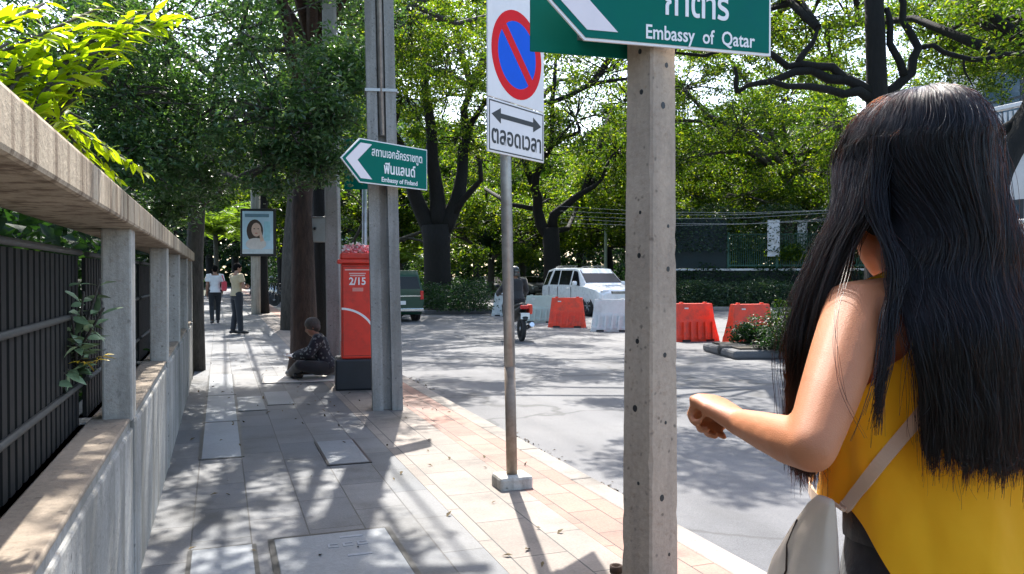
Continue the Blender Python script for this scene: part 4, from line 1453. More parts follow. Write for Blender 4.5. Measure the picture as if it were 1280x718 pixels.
# no parking sign
pn = P(640, 359, 5.3)
npost = thing('no_parking_sign', 'no parking sign with a blue disc and a double arrow on a steel post', 'sign', (pn.x, pn.y, 0))
lean = P(632, 200, 5.3) - Vector((pn.x, pn.y, P(640, 200, 5.3).z))
MB().tube([(0, 0, .06), (lean.x * .36, lean.y * .36, .8)], .037, 12).build('lower_post', plain('rusty pipe', (.26, .20, .15), .6, .3, var=.3, scale=18, dirt=(.12, .06, .03)), npost)
mb = MB()
mb.tube([(lean.x * .36, lean.y * .36, .8), (lean.x, lean.y, 2.2), (lean.x * 1.3, lean.y * 1.3, 3.3)], .0375, 12)
mb.build('post', M_['steel'], npost)
MB().box(-.115, .115, -.10, .10, -.05, .085, b=.02).build('footing', M_['postc'], npost)
pa, pb = P(609, 359, 5.08), P(679, 359, 5.62)
Wn = (pb - pa).length
rzn = math.atan2(pb.y - pa.y, pb.x - pa.x)
zb = CAM_Z + .1555 * 5.08
pl = obj('plate', None, npost)
pl = None
for o_ in list(npost.children):
    if o_.data is None:
        bpy.data.objects.remove(o_)
hw = Wn / 2
midp = (pa + pb) / 2 - Vector((pn.x, pn.y, 0))
def place_plate(o_):
    o_.location = (midp.x, midp.y, zb)
    o_.rotation_euler = (0, 0, rzn)
    return o_
up_ = place_plate(MB().box(-hw, hw, -.006, .006, .352, 1.12, b=.003).build('plate', M_['sign_plate'], npost))
lp_ = place_plate(MB().box(-hw, hw, -.006, .006, 0, .346, b=.003).build('lower_plate', M_['sign_plate'], npost))
def disc(r0, r1, y0, y1, z, n=48):
    mb = MB()
    o = [[Vector((r * math.cos(2 * PI * k / n), y, z + r * math.sin(2 * PI * k / n))) for k in range(n)] for r, y in ((r0, y1), (r1, y1), (r1, y0), (r0, y0))]
    return mb.loft(o + [o[0]], cap=False, smooth=False)
zc = .352 + .325
Rn = .292
disc(.222, Rn, -.0075, -.0062, zc).build('ring', M_['sign_red'], up_)
mb = MB()
mb.prism([(.2215 * math.cos(2 * PI * k / 48), zc + .2215 * math.sin(2 * PI * k / 48)) for k in range(48)], -.0072, -.0062)
mb.build('disc', M_['sign_blue'], up_)
mb = MB()
c_, s_ = math.cos(R(-45)), math.sin(R(-45))
mb.prism([(c_ * x - s_ * z, zc + s_ * x + c_ * z) for x, z in ((-.235, -.034), (.235, -.034), (.235, .034), (-.235, .034))], -.0082, -.0073)
mb.build('slash', M_['sign_red'], up_)
mb = MB()
e = .012
for x0, x1, z0, z1 in ((-hw + e, hw - e, .326, .334), (-hw + e, hw - e, .012, .020), (-hw + e, -hw + e + .008, .020, .326), (hw - e - .008, hw - e, .020, .326)):
    mb.box(x0, x1, -.0075, -.0062, z0, z1)
mb.build('border', M_['black'], lp_)
za = .245
mb = MB()
mb.box(-.2, .2, -.0075, -.0062, za - .016, za + .016)
mb.prism([(-.29, za), (-.19, za - .05), (-.19, za + .05)], -.0078, -.0062)
mb.prism([(.29, za), (.19, za + .05), (.19, za - .05)], -.0078, -.0062)
mb.build('arrow', M_['black'], lp_)
lettering('ตลอดเวลา', .16, M_['black'], lp_, (0, -.0072, .112), bold=.003, fit=.58)
mb = MB()
for z in (.1, .55, .95):
    mb.box(-.06, .06, .007, .06, z - .02, z + .02)
mb.build('clamp', M_['steel'], up_)

# plain concrete pole and meter box behind the kiosk
pm = P(419, 359, 11.2)
t = thing('concrete_pole', 'slim grey concrete pole between the meter box and the red kiosk', 'pole', (pm.x, pm.y, 0), R(-20))
t.rotation_euler = (0, R(-.8), R(-20))
square_pole(MB(), 9, .098, .075).build('shaft', M_['pole_grey'], t)
pm = P(401, 288, 11.9)
t = thing('meter_box', 'grey metal meter box fixed on the thin dark trunk', 'meter box', pm, R(-14))
MB().box(-.14, .14, -.10, .06, -.18, .18, b=.012).build('case', plain('grey meter case', (.26, .26, .25), .5, var=.12, dirt=(.14, .12, .1)), t)
MB().box(-.15, .15, -.115, .07, .18, .195, b=.004).build('hood', M_['steel'], t)
MB().lathe([(.022, 0), (.022, .02), (.0, .022)], 10, M=Matrix.Translation((-.07, -.10, .02)) @ Matrix.Rotation(R(90), 4, 'X')).build('knob', M_['black'], t)

# overhead cables along the pavement, and across the far road
def cable(label, a, b, sag, r, group):
    a, b = Vector(a), Vector(b)
    t = []
    for i in range(25):
        q = i / 24
        p = a.lerp(b, q)
        p.z -= sag * 4 * q * (1 - q)
        t.append(p)
    o = MB().tube(t, r, 6).build('overhead_cable', M_['rubber'])
    tag(o, label, 'cable', group)
for i, (dx, z, r) in enumerate(((-.6, 6.42, .022), (-.15, 6.45, .03), (.3, 6.4, .026), (.62, 6.9, .016))):
    cable('black overhead cable running along the pavement above the poles', (pf.x + dx, -18, z), (pf.x + dx, pf.y, z), .55, r, 'cables above the pavement')
    cable('black overhead cable running along the pavement above the poles', (pf.x + dx, pf.y, z), (pf.x + dx, 46, z), .6, r, 'cables above the pavement')
WIRE = plain('pale grey cable', (.30, .30, .29), .5, var=.1)  # even pale grey for the far wires
for i, (v0, v1) in enumerate(((258, 262), (264, 262), (270, 265), (273, 275), (279, 272))):
    a, b = P(700, v0, 36), P(1060, v1, 33)
    o = MB().tube([a, a.lerp(b, .33) - Vector((0, 0, .2)), a.lerp(b, .66) - Vector((0, 0, .2)), b], .008, 5).build('street_wire', WIRE)
    tag(o, 'pale wire strung across the trees above the far fence', 'cable', 'wires above the far fence')
pw = P(757, 359, 48)
t = thing('lamp_post', 'slim pale post standing among the trees behind the four wheel drive', 'post', (pw.x, pw.y, RZ))
MB().tube([(0, 0, 0), (0, 0, 6.3)], [.11, .08], 8).build('shaft', M_['plastic_pale'], t)
MB().box(-.25, .05, -.06, .06, 6.3, 6.4, b=.02).build('lamp_head', M_['steel'], t)

# ------------------------------------------------ advertising light box far down the pavement
pl_ = P(323, 291, 29)
t = thing('light_box', 'advertising light box with a portrait on a pole far along the pavement', 'sign', (pl_.x, pl_.y, 0), R(-14))
zc = pl_.z
MB().box(-.62, .62, -.10, .10, zc - .86, zc + .86, b=.03).build('casing', M_['black'], t)
poster = MB().box(-.54, .54, -.112, -.101, zc - .77, zc + .77).build('poster', plain('pale blue poster', (.50, .68, .80), .4, var=.15, scale=2), t)
def blobpoly(cx, cz, rx, rz_, n=20, f=None):
    return [(cx + rx * math.cos(2 * PI * k / n) * (f(k / n) if f else 1), zc + cz + rz_ * math.sin(2 * PI * k / n)) for k in range(n)]
MB().prism(blobpoly(-.10, .05, .29, .42), -.118, -.1125).build('printed_hair', plain('printed dark hair', (.05, .03, .025), .4), poster)
MB().prism(blobpoly(-.06, -.42, .36, .22), -.1215, -.1185).build('printed_shoulders', plain('printed blouse', (.66, .60, .58), .4), poster)
MB().prism(blobpoly(-.05, .10, .17, .25), -.1245, -.122).build('printed_face', plain('printed skin', (.66, .45, .36), .4), poster)
for ex in (-.12, .02):
    MB().prism(blobpoly(ex, .13, .032, .016, 10), -.126, -.1248).build('printed_eye', M_['black'], poster)
MB().prism(blobpoly(-.05, -.03, .05, .016, 12), -.126, -.1248).build('printed_lips', plain('printed lips', (.5, .12, .12), .4), poster)
MB().prism([(x, zc + z) for x, z in ((.10, -.34), (.22, -.3), (.12, .06), (.04, .04))], -.127, -.125).build('printed_hand', plain('printed hand', (.66, .44, .35), .4), poster)
MB().prism([(x, zc + z) for x, z in ((-.45, .55), (.40, .55), (.40, .67), (-.45, .67))], -.116, -.1125).build('printed_band', plain('printed band', (.14, .26, .34), .4), poster)
MB().prism([(x, zc + z) for x, z in ((-.54, -.77), (.54, -.77), (.54, -.6), (-.54, -.6))], -.1235, -.122).build('printed_strip', plain('printed strip', (.55, .6, .64), .4), poster)
MB().box(.22, .44, -.117, -.1125, zc - .3, zc + .4).build('printed_pack', plain('printed pack', (.35, .62, .72), .4), poster)
MB().tube([(-.15, .25, -.1), (-.15, .25, 5.6)], .17, 10).build('pole', M_['postc'], t)
MB().box(-.2, .2, .09, .26, zc - .5, zc - .42).build('bracket', M_['steel'], t)
pt = P(328, 359, 30.5)
blob_tree('street_tree', 'slim dark trunk just right of the light box pole', G(329, 392), [G(329, 392) + Vector((0, 0, -.1)), P(328, 350, 30), P(328, 300, 30), P(330, 240, 30)], [.24, .2, .18, .15],
          [B(330, 190, 30, 1.8), B(380, 170, 29, 2.0), B(290, 180, 31, 1.8), B(350, 110, 29, 2.2), B(345, 235, 31, 1.0, .7)], (.16, .075), M_['leaf_mid'], M_['bark_dark'], 40, 40, .55, 19, twig=.02)

# ------------------------------------------------ red kiosk
pk = P(449, 359, 10.0)
t = thing('red_kiosk', 'tall red box with white lettering and pink flowers on a black base', 'kiosk', (pk.x, pk.y, 0), R(-7))
MB().box(-.30, .34, -.26, .26, 0, .385, b=.025).build('base', M_['kiosk_base'], t)
body = MB().box(-.225, .29, -.22, .22, .385, 1.55, b=.018).build('body', M_['kiosk_red'], t)
mb = MB()
mb.box(-.27, .33, -.27, .27, 1.55, 1.60, b=.012)
mb.box(-.235, .30, -.235, .235, 1.60, 1.68, b=.02)
mb.build('cap', M_['kiosk_red'], t)
# flowers in the top tray
rg = np.random.default_rng(6)
c = np.stack([rg.uniform(-.2, .27, 260), rg.uniform(-.18, .18, 260), 1.68 + rg.uniform(0, .1, 260)], 1)
obj('flowers', leaf_mesh('flowers', c, .055, .04, plain('pink petals', (.75, .32, .36), .6, var=.35, scale=40), 7, flat=.3, droop=-.2), t)
obj('white_flowers', leaf_mesh('white_flowers', c[:60] + np.array([0, -.02, .02]), .06, .045, M_['sign_white'], 8, flat=.3, droop=-.2), t)
lettering('2/15', .125, M_['sign_white'], body, (-.03, -.2215, 1.33), bold=.003, fit=.20)
for z, w_ in ((1.475, .15), (1.43, .10), (1.405, .09)):
    MB().box(-.03 - w_, -.03 + w_, -.2225, -.2205, z - .008, z + .006).build('worn_line', plain('faded pink print', (.75, .45, .4), .5), body)
MB().box(-.09, .04, -.2225, -.2205, 1.21, 1.255).build('worn_line', plain('faded print', (.68, .25, .2), .5), body)
mb = MB()
pts_o, pts_i = [], []
for i in range(22):
    a = R(88 - i * 78 / 21)
    for lst, dr in ((pts_o, .013), (pts_i, -.013)):
        lst.append((-.235 + (.40 + dr) * math.cos(a) * 1.08, .60 + (.40 + dr) * math.sin(a)))
for i in range(21):
    mb.prism([pts_i[i], pts_i[i + 1], pts_o[i + 1], pts_o[i]], -.2225, -.2205)
mb.build('arc_stripe', M_['sign_white'], body)
mb = MB()
for x0, x1, z0, z1 in ((-.205, -.200, .42, 1.52), (.265, .270, .42, 1.52), (-.2, .265, .42, .425), (-.2, .265, 1.515, 1.52)):
    mb.box(x0, x1, -.2213, -.2195, z0, z1)
mb.build('door_seam', M_['bark_red'], body)
MB().lathe([(.014, 0), (.014, .012), (0, .014)], 12, M=Matrix.Translation((.235, -.2215, .95)) @ Matrix.Rotation(R(90), 4, 'X')).build('lock', M_['chrome'], body)
MB().box(-.231, -.2255, -.15, -.02, .60, .98).build('side_label', plain('pale side label', (.75, .55, .5), .5), body)

# ------------------------------------------------ plastic road barriers
def barrier_mesh(mat):
    mb = MB()
    L = .98
    prof = [(.26, 0), (.26, .10), (.225, .16), (.13, .50), (.105, .80), (.09, .85)]
    poly = [(-x, z) for x, z in prof][::1] + [(x, z) for x, z in reversed(prof)]
    # profile across (y) / up (z), run along x with tapering ends
    rings = []
    for x, k in ((-L / 2 - .0, .9), (-L / 2 + .025, 1), (L / 2 - .025, 1), (L / 2, .9)):
        rings.append([Vector((x * (1.12 - .22 * z / .85), y * k, z)) for y, z in poly])
    mb.loft(rings, smooth=False)
    for s in (-1, 1):                           # slanted ribs along the foot
        for i in range(5):
            x = -.36 + i * .18
            q = [Vector((x - .03, s * .262, .05)), Vector((x + .03, s * .262, .05)), Vector((x + .055, s * .17, .44)), Vector((x + .015, s * .17, .44))]
            q2 = [p + Vector((0, s * .05, 0.0)) for p in q]
            mb.loft([q, q2], smooth=False)
    for x in (-.3, .3):                          # filler caps on top
        mb.lathe([(.045, 0), (.045, .03), (.0, .032)], 10, (x, 0, .85))
    return mb.mesh('shell', mat)
bms = {'r': barrier_mesh(M_['plastic_red']), 'w': barrier_mesh(M_['plastic_white']), 'g': barrier_mesh(M_['plastic_pale'])}
slot_m = [MB().box(x - .10, x + .10, -.268, .268, -.0, .045).mesh('foot_slot', M_['black']) for x in (-.3, .3)]
mbl = MB()
for x in (-.22,):
    for s in (-1, 1):
        mbl.box(x - .05, x + .05, s * .106 - .005, s * .106 + .005, .66, .76)
pic_m = mbl.mesh('pictogram', M_['plastic_white'])
CR = 'red plastic road barrier '
for (u, v, k, rz, lab) in ((866, 428, 'r', -4, CR + 'just right of the near concrete pole'), (937, 430, 'r', -4, CR + 'partly hidden by the planter shrub'), (764, 416, 'w', -26, 'white plastic road barrier against the near concrete pole'),
                           (709, 411, 'r', -26, CR + 'between the pale and the white barrier'), (676, 405, 'g', -30, 'pale green plastic road barrier behind the motorcycle'), (634, 397, 'w', -35, 'white plastic road barrier hidden by the sign post')):
    p = G(u, v - 2, RZ)
    t = thing('road_barrier', lab, 'barrier', (p.x, p.y, RZ), R(rz), 'plastic barriers in the road')
    obj('shell', bms[k], t)
    for q_ in slot_m:
        obj('foot_slot', q_, t)
    obj('pictogram', pic_m, t)

# planter at the tip of the near median
pp = G(945, 447, RZ)
t = thing('median_tip', 'dark kerbed planter tip in front of the rightmost red barrier', 'planter', (pp.x, pp.y, RZ), R(-14))
mb = MB()
mb.box(-.55, 5.5, -.35, 1.3, 0, .16, b=.05)
mb.build('kerb', M_['planter'], t)
MB().box(-.4, 5.4, -.22, 1.15, .1, .19).build('soil', M_['soil'], t)
pt_ = G(912, 444, RZ)
t = thing('old_tyre', 'worn black tyre lying against the planter kerb', 'tyre', (pt_.x, pt_.y - .1, RZ + .11), R(30))
tyre_prof = [(.13, -.08), (.22, -.10), (.27, -.07), (.285, 0), (.27, .07), (.22, .10), (.13, .08), (.12, 0), (.13, -.08)]
MB().lathe(tyre_prof, 24).build('casing', M_['rubber'], t)
for i, (u, v, hgt, r, mt, lab) in enumerate(((962, 440, .75, .55, 'leaf_hedge', 'small leafy shrub in front of the rightmost red barrier'), (1000, 446, .95, .6, 'leaf_mid', 'green planter shrub beside the woman\'s hair'), (1040, 450, .9, .6, 'leaf_hedge', 'planter shrub hidden behind the woman'), (938, 441, .38, .34, 'leaf_deep', 'low dark plant at the left end of the planter'), (978, 449, .5, .42, 'leaf_deep', 'dark low plant spilling over the planter kerb'))):
    b_ = G(u, v, RZ)
    b_.z = RZ + .15
    blob_tree('planter_shrub', lab, b_, [b_, b_ + Vector((0, 0, hgt * .4))], [.03, .02], [(b_ + Vector((0, 0, hgt * .6)), r, 1), (b_ + Vector((-.25, 0, hgt * .35)), r * .6, .6), (b_ + Vector((.3, .1, hgt * .4)), r * .6, .6)],
              (.075, .034), M_[mt], M_['bark_dark'], 16, 42, .2, 200 + i, cat='shrub', twig=.006)

# ================================================================== VEHICLES
def wheel(parent, x, y, r, wdt, rimr, name='wheel'):
    M = Matrix.Translation((x, y, r)) @ Matrix.Rotation(R(90), 4, 'Y')
    h = wdt / 2
    ty = MB().lathe([(rimr, -h * .8), (r * .92, -h), (r * .99, -h * .7), (r, 0), (r * .99, h * .7), (r * .92, h), (rimr, h * .8)], 22, M=M).build(name, M_['rubber'], parent)
    mb = MB()
    s = 1 if x > 0 else -1
    mb.lathe([(.0, -.02), (rimr, -.02), (rimr, .02), (0, .03)], 20, M=Matrix.Translation((x + s * h * .55, y, r)) @ Matrix.Rotation(R(90), 4, 'Y'))
    for k in range(6):
        a = 2 * PI * k / 6
        mb.tube([(x + s * h * .82, y, r), (x + s * h * .82, y + math.cos(a) * rimr * .95, r + math.sin(a) * rimr * .95)], rimr * .11, 5)
    mb.build('rim', M_['rim'], ty)


def car(name, label, loc, rz, st, paint, glass, wheels, wr, cat='car', plate=None, lamps=None, extra=None, group=None):
    """st: stations (y, z_bottom, z_belt, w_belt, z_top, w_top); +y is the front"""
    t = thing(name, label, cat, loc, rz, group)
    mb = MB()
    rings = []
    for y, zb_, zbelt, wb, zt, wt in st:
        zm = zb_ + (zbelt - zb_) * .5
        rings.append([Vector(p) for p in ((-wb * .93, y, zb_), (-wb * 1.02, y, zm), (-wb, y, zbelt), (-(wt * .97), y, zt - .02), (-wt * .86, y, zt), (wt * .86, y, zt), (wt * .97, y, zt - .02), (wb, y, zbelt), (wb * 1.02, y, zm), (wb * .93, y, zb_))])
    mb.loft(rings, smooth=False)
    me = mb.mesh('body', paint)
    bo = obj('body', me, t)
    bv = bo.modifiers.new('edge', 'BEVEL')
    bv.width = .06
    bv.segments = 3
    bv.limit_method = 'ANGLE'
    bv.angle_limit = R(14)
    for p_ in me.polygons:
        p_.use_smooth = True
    wn_ = bo.modifiers.new('shade', 'WEIGHTED_NORMAL')
    wn_.keep_sharp = False
    def side(y, q, o=.008):
        # point on the glasshouse side at length y, fraction q between belt and roof
        for a, b in zip(st, st[1:]):
            lo, hi = min(a[0], b[0]), max(a[0], b[0])
            if lo <= y <= hi and hi > lo:
                k = (y - a[0]) / (b[0] - a[0])
                zbelt = a[2] + (b[2] - a[2]) * k
                wb = a[3] + (b[3] - a[3]) * k
                zt = a[4] + (b[4] - a[4]) * k
                wt = a[5] + (b[5] - a[5]) * k
                return Vector((wb + (wt * .97 - wb) * q + o, y, zbelt + (zt - .02 - zbelt) * q))
    for (ya, yb, yc, yd) in glass['side']:
        for s in (1, -1):
            q = [side(ya, .08), side(yb, .08), side(yc, .88), side(yd, .88)]
            q = [Vector((p.x * s, p.y, p.z)) for p in q]
            qi = [p - Vector((s * .02, 0, 0)) for p in q]
            MB().loft([qi, q], smooth=False).build('side_window', M_['glass'], t)
    for nm, (y0, z0, w0, y1, z1, w1) in glass['ends']:
        d = .012 if y0 > 0 else -.012
        nrm = Vector((0, (z1 - z0), -(y1 - y0))).normalized() * (1 if y0 > 0 else -1) * .012
        nrm = nrm if nrm.z >= 0 else -nrm
        q = [Vector((-w0, y0, z0)), Vector((w0, y0, z0)), Vector((w1, y1, z1)), Vector((-w1, y1, z1))]
        MB().loft([[p - nrm for p in q], [p + nrm for p in q]], smooth=False).build(nm, M_['glass'], t)
    for (x, y) in wheels:
        wheel(t, x, y, wr, .24, wr * .62)
        mb = MB()
        s = 1 if x > 0 else -1
        mb.lathe([(0, -.03), (wr * 1.16, -.03), (wr * 1.16, .0), (0, .0)], 24, M=Matrix.Translation((x + s * .035, y, wr * 1.02)) @ Matrix.Rotation(R(90), 4, 'Y'))
        mb.build('wheel_arch', M_['black'], t)
    return t


suv_st = [(2.33, .42, .78, .80, .86, .70), (2.22, .30, .86, .88, 1.00, .76), (1.95, .28, .98, .92, 1.08, .80), (1.15, .28, 1.08, .93, 1.17, .82), (.42, .28, 1.09, .93, 1.74, .74), (.1, .28, 1.08, .93, 1.79, .76), (-1.5, .28, 1.08, .93, 1.80, .76), (-2.1, .30, 1.06, .92, 1.72, .74), (-2.32, .34, 1.05, .90, 1.14, .80), (-2.36, .42, .80, .86, .84, .78)]
suv_glass = {'side': [(.85, .17, .16, .42), (.05, -.80, -.86, .05), (-.90, -1.60, -1.42, -.94), (-1.80, -2.16, -2.02, -1.62)],
             'ends': [('windscreen', (1.08, 1.22, .76, .46, 1.69, .68)), ('rear_window', (-2.27, 1.24, .74, -2.13, 1.64, .58))]}
ps = P(737, 390, 31)
suv = car('four_wheel_drive', 'white four wheel drive facing the viewer behind the barriers', (ps.x, ps.y, RZ), R(180 + 4), suv_st, M_['car_white'], suv_glass, [(.82, 1.45), (-.82, 1.45), (.82, -1.4), (-.82, -1.4)], .38, 'car')
mb = MB()
mb.box(-.42, .42, 2.275, 2.345, .83, .93, b=.015)
gr = mb.build('grille', M_['black'], suv)
mb = MB()
for z in (.845, .88, .915):
    mb.box(-.40, .40, 2.347, 2.36, z - .008, z + .008)
mb.build('grille_bar', M_['chrome'], gr)
for s in (1, -1):
    MB().box(min(s * .50, s * .80), max(s * .50, s * .80), 2.14, 2.29, .86, .98, b=.03).build('headlight', M_['lampglass'], suv)
    mr = MB().box(min(s * .96, s * 1.14), max(s * .96, s * 1.14), .62, .76, 1.12, 1.28, b=.04).build('wing_mirror', M_['car_white'], suv)
    MB().lathe([(.05, -.02), (.05, .03), (0, .035)], 10, M=Matrix.Translation((s * .66, 2.30, .56)) @ Matrix.Rotation(R(-90), 4, 'X')).build('fog_lamp', M_['lampglass'], suv)
    MB().tube([(s * .58, -.1, 1.83), (s * .58, .1, 1.86), (s * .58, -1.5, 1.86), (s * .58, -1.7, 1.83)], .018, 6).build('roof_rail', M_['steel'], suv)
    for y in (-.05, -.98):
        MB().box(min(s * .948, s * .968), max(s * .948, s * .968), y - .1, y + .1, .98, 1.01, b=.006).build('door_handle', M_['car_white'], suv)
for s in (1, -1):
    for y in (.22, -.88, -1.62):
        MB().box(min(s * .935, s * .957), max(s * .935, s * .957), y - .008, y + .008, .42, 1.06).build('door_seam', M_['black'], suv)
    MB().box(min(s * .93, s * .962), max(s * .93, s * .962), -1.0, 1.0, .30, .37, b=.01).build('side_step', M_['black'], suv)
MB().box(-.55, .55, 2.31, 2.355, .44, .62, b=.02).build('lower_grille', M_['black'], suv)
MB().box(-.2, .2, 2.357, 2.37, .64, .74).build('number_plate', M_['plate'], suv)
mb = MB()
mb.box(-.3, .3, 1.35, 1.75, 1.10, 1.165, b=.02)
mb.build('bonnet_scoop', M_['car_white'], suv)

sed_st = [(2.2, .35, .62, .72, .68, .62), (2.05, .25, .72, .82, .80, .70), (1.1, .22, .86, .85, .94, .74), (.25, .22, .90, .86, 1.42, .58), (-.9, .22, .92, .86, 1.44, .58), (-1.6, .24, .92, .84, 1.02, .72), (-2.15, .3, .86, .80, .92, .70), (-2.22, .4, .7, .76, .74, .70)]
sed_glass = {'side': [(.72, -.2, -.2, .28), (-.3, -1.2, -.95, -.3)], 'ends': [('windscreen', (1.02, .99, .68, .33, 1.38, .55)), ('rear_window', (-1.55, 1.05, .66, -.98, 1.39, .54))]}
p = P(664, 378, 60)
sed = car('parked_car', 'silver saloon car partly hidden between the rider and the four wheel drive', (p.x, p.y, RZ), R(180 + 2), sed_st, M_['car_silver'], sed_glass, [(.74, 1.3), (-.74, 1.3), (.74, -1.3), (-.74, -1.3)], .31)
for s in (1, -1):
    MB().box(min(s * .42, s * .72), max(s * .42, s * .72), 2.04, 2.17, .62, .74, b=.02).build('headlight', M_['lampglass'], sed)
MB().box(-.36, .36, 2.16, 2.21, .52, .64, b=.01).build('grille', M_['black'], sed)
p = P(612, 372, 70)
c2 = dup(sed, (p.x, p.y, RZ), R(182), 'silver saloon car far off beyond the median hedge')
sed['group'] = c2['group'] = 'far silver cars'

# green van-like taxi at the kerb, seen from behind
van_st = [(2.0, .35, .75, .74, .82, .66), (1.9, .25, .85, .80, .95, .70), (1.35, .22, .98, .82, 1.06, .74), (.75, .22, 1.0, .83, 1.62, .66), (-1.85, .22, 1.0, .83, 1.66, .68), (-2.0, .24, .98, .82, 1.5, .68), (-2.06, .3, .9, .81, 1.0, .78)]
van_glass = {'side': [(1.1, .55, .5, .8), (.45, -.6, -.6, .45), (-.7, -1.7, -1.7, -.7)], 'ends': [('windscreen', (1.28, 1.1, .70, .80, 1.57, .62)), ('rear_window', (-2.045, 1.06, .70, -2.0, 1.45, .62))]}
pg = G(498, 403, RZ)
van = car('green_van', 'dark green van parked at the kerb seen from behind the utility pole', (pg.x, pg.y + 2.0, RZ), R(0), van_st, M_['car_green'], van_glass, [(.72, 1.25), (-.72, 1.25), (.72, -1.3), (-.72, -1.3)], .30, 'van')
for s in (1, -1):
    MB().box(min(s * .70, s * .805), max(s * .70, s * .805), -2.08, -2.0, .72, 1.0, b=.012).build('tail_light', M_['lampred'], van)
    MB().box(min(s * .86, s * 1.05), max(s * .86, s * 1.05), .95, 1.03, 1.08, 1.28, b=.03).build('wing_mirror', M_['chrome'], van)
MB().box(-.22, .22, -2.105, -2.085, .56, .68).build('number_plate', M_['plate'], van)
MB().box(-.80, .80, -2.16, -2.05, .33, .45, b=.03).build('bumper', M_['chrome'], van)
MB().box(-.7, .7, -2.085, -2.065, .82, .85).build('trim_strip', M_['chrome'], van)


def motorbike(name, label, loc, rz, body_mat, tail_mat, group=None, box=True):
    t = thing(name, label, 'motorcycle', loc, rz, group)
    for y in (-.62, .66):
        ty = MB().lathe([(.20, -.035), (.255, -.045), (.285, -.025), (.29, 0), (.285, .025), (.255, .045), (.20, .035), (.20, -.035)], 22, M=Matrix.Translation((0, y, .29)) @ Matrix.Rotation(R(90), 4, 'Y')).build('wheel', M_['rubber'], t)
        mb = MB()
        for k in range(8):
            a = PI * k / 4
            mb.tube([(0, y, .29), (0, y + .21 * math.cos(a), .29 + .21 * math.sin(a))], .009, 4)
        mb.lathe([(0, -.04), (.05, -.04), (.05, .04), (0, .04)], 10, M=Matrix.Translation((0, y, .29)) @ Matrix.Rotation(R(90), 4, 'Y'))
        mb.build('rim', M_['rim'], ty)
    mb = MB()
    def ring(y, z, a, b):
        return [Vector((a * math.cos(2 * PI * k / 12), y, z + b * math.sin(2 * PI * k / 12))) for k in range(12)]
    mb.loft([ring(-.88, .80, .05, .04), ring(-.75, .76, .11, .08), ring(-.4, .66, .14, .12), ring(0, .55, .14, .15), ring(.3, .52, .12, .13), ring(.42, .62, .11, .14), ring(.50, .85, .12, .12), ring(.55, 1.0, .08, .05)])
    mb.build('fairing', body_mat, t)
    MB().loft([ring(-.82, .84, .08, .03), ring(-.6, .82, .13, .055), ring(-.2, .77, .13, .06), ring(.1, .74, .10, .05)]).build('seat', M_['black'], t)
    MB().box(-.09, .09, -.92, -.80, .74, .83, b=.02).build('tail_light', M_['lampred'], t)
    MB().box(-.10, .10, -.95, -.925, .52, .66, b=.004).build('number_plate', M_['plate'], t)
    MB().loft([ring(-.98, .5, .04, .02), ring(-.92, .62, .09, .03), ring(-.7, .66, .10, .03)]).build('mudguard', M_['black'], t)
    mb = MB()
    for s in (-1, 1):
        mb.tube([(s * .06, .52, .98), (s * .06, .66, .29)], .02, 6)
    mb.build('fork', M_['chrome'], t)
    mb = MB()
    mb.tube([(-.36, .32, 1.04), (-.2, .44, 1.03), (0, .5, 1.0), (.2, .44, 1.03), (.36, .32, 1.04)], .015, 6)
    mb.build('handlebar', M_['black'], t)
    for s in (-1, 1):
        m_ = MB()
        m_.tube([(s * .24, .42, 1.03), (s * .30, .42, 1.2)], .008, 5)
        m_.ball((s * .32, .42, 1.24), .06, .015, .04)
        m_.build('mirror', M_['black'], t)
    MB().tube([(.13, -.1, .25), (.16, -.5, .30), (.17, -.9, .40)], [.025, .05, .055], 10).build('exhaust', M_['chrome'], t)
    if box:
        MB().box(.13, .22, -.78, -.5, .62, .84, b=.03).build('pannier', tail_mat, t)
    return t


pr = G(655, 427, RZ)
motorbike('motorcycle', 'motorcycle ridden away along the road with a red pannier', (pr.x, pr.y + .6, RZ), R(-6), M_['black'], M_['plastic_red'])
pk_ = P(357, 384, 37)
bk = motorbike('parked_motorcycle', 'dark motorcycle parked on the far pavement nearest the reddish trunk', (pk_.x + .1, pk_.y, 0), R(60), M_['black'], M_['black'], 'motorcycles parked on the pavement', False)
for i, (dx, dy, lab) in enumerate(((.1, 2.4, 'dark motorcycle parked second in the row on the far pavement'), (.15, 4.9, 'dark motorcycle parked farthest along the pavement'))):
    dup(bk, (pk_.x + dx, pk_.y + dy, 0), R(62 + 4 * i), lab)
# ================================================================== PEOPLE
def fuse(mb, voxel, mat, name, smooth=3):
    """join overlapping closed forms into one continuous skin"""
    me = mb.mesh(name)
    o = bpy.data.objects.new(name, me)
    COL.objects.link(o)
    m = o.modifiers.new('r', 'REMESH')
    m.mode = 'VOXEL'
    m.voxel_size = voxel
    m.use_smooth_shade = True
    s = o.modifiers.new('s', 'SMOOTH')
    s.iterations = smooth
    s.factor = .5
    dg = bpy.context.evaluated_depsgraph_get()
    out = bpy.data.meshes.new_from_object(o.evaluated_get(dg))
    bpy.data.objects.remove(o)
    bpy.data.meshes.remove(me)
    out.name = name
    out.materials.clear()
    out.materials.append(mat)
    return out


def basis(d, n):
    d = d.normalized()
    n = (n - d * n.dot(d)).normalized()
    return d, n, d.cross(n)


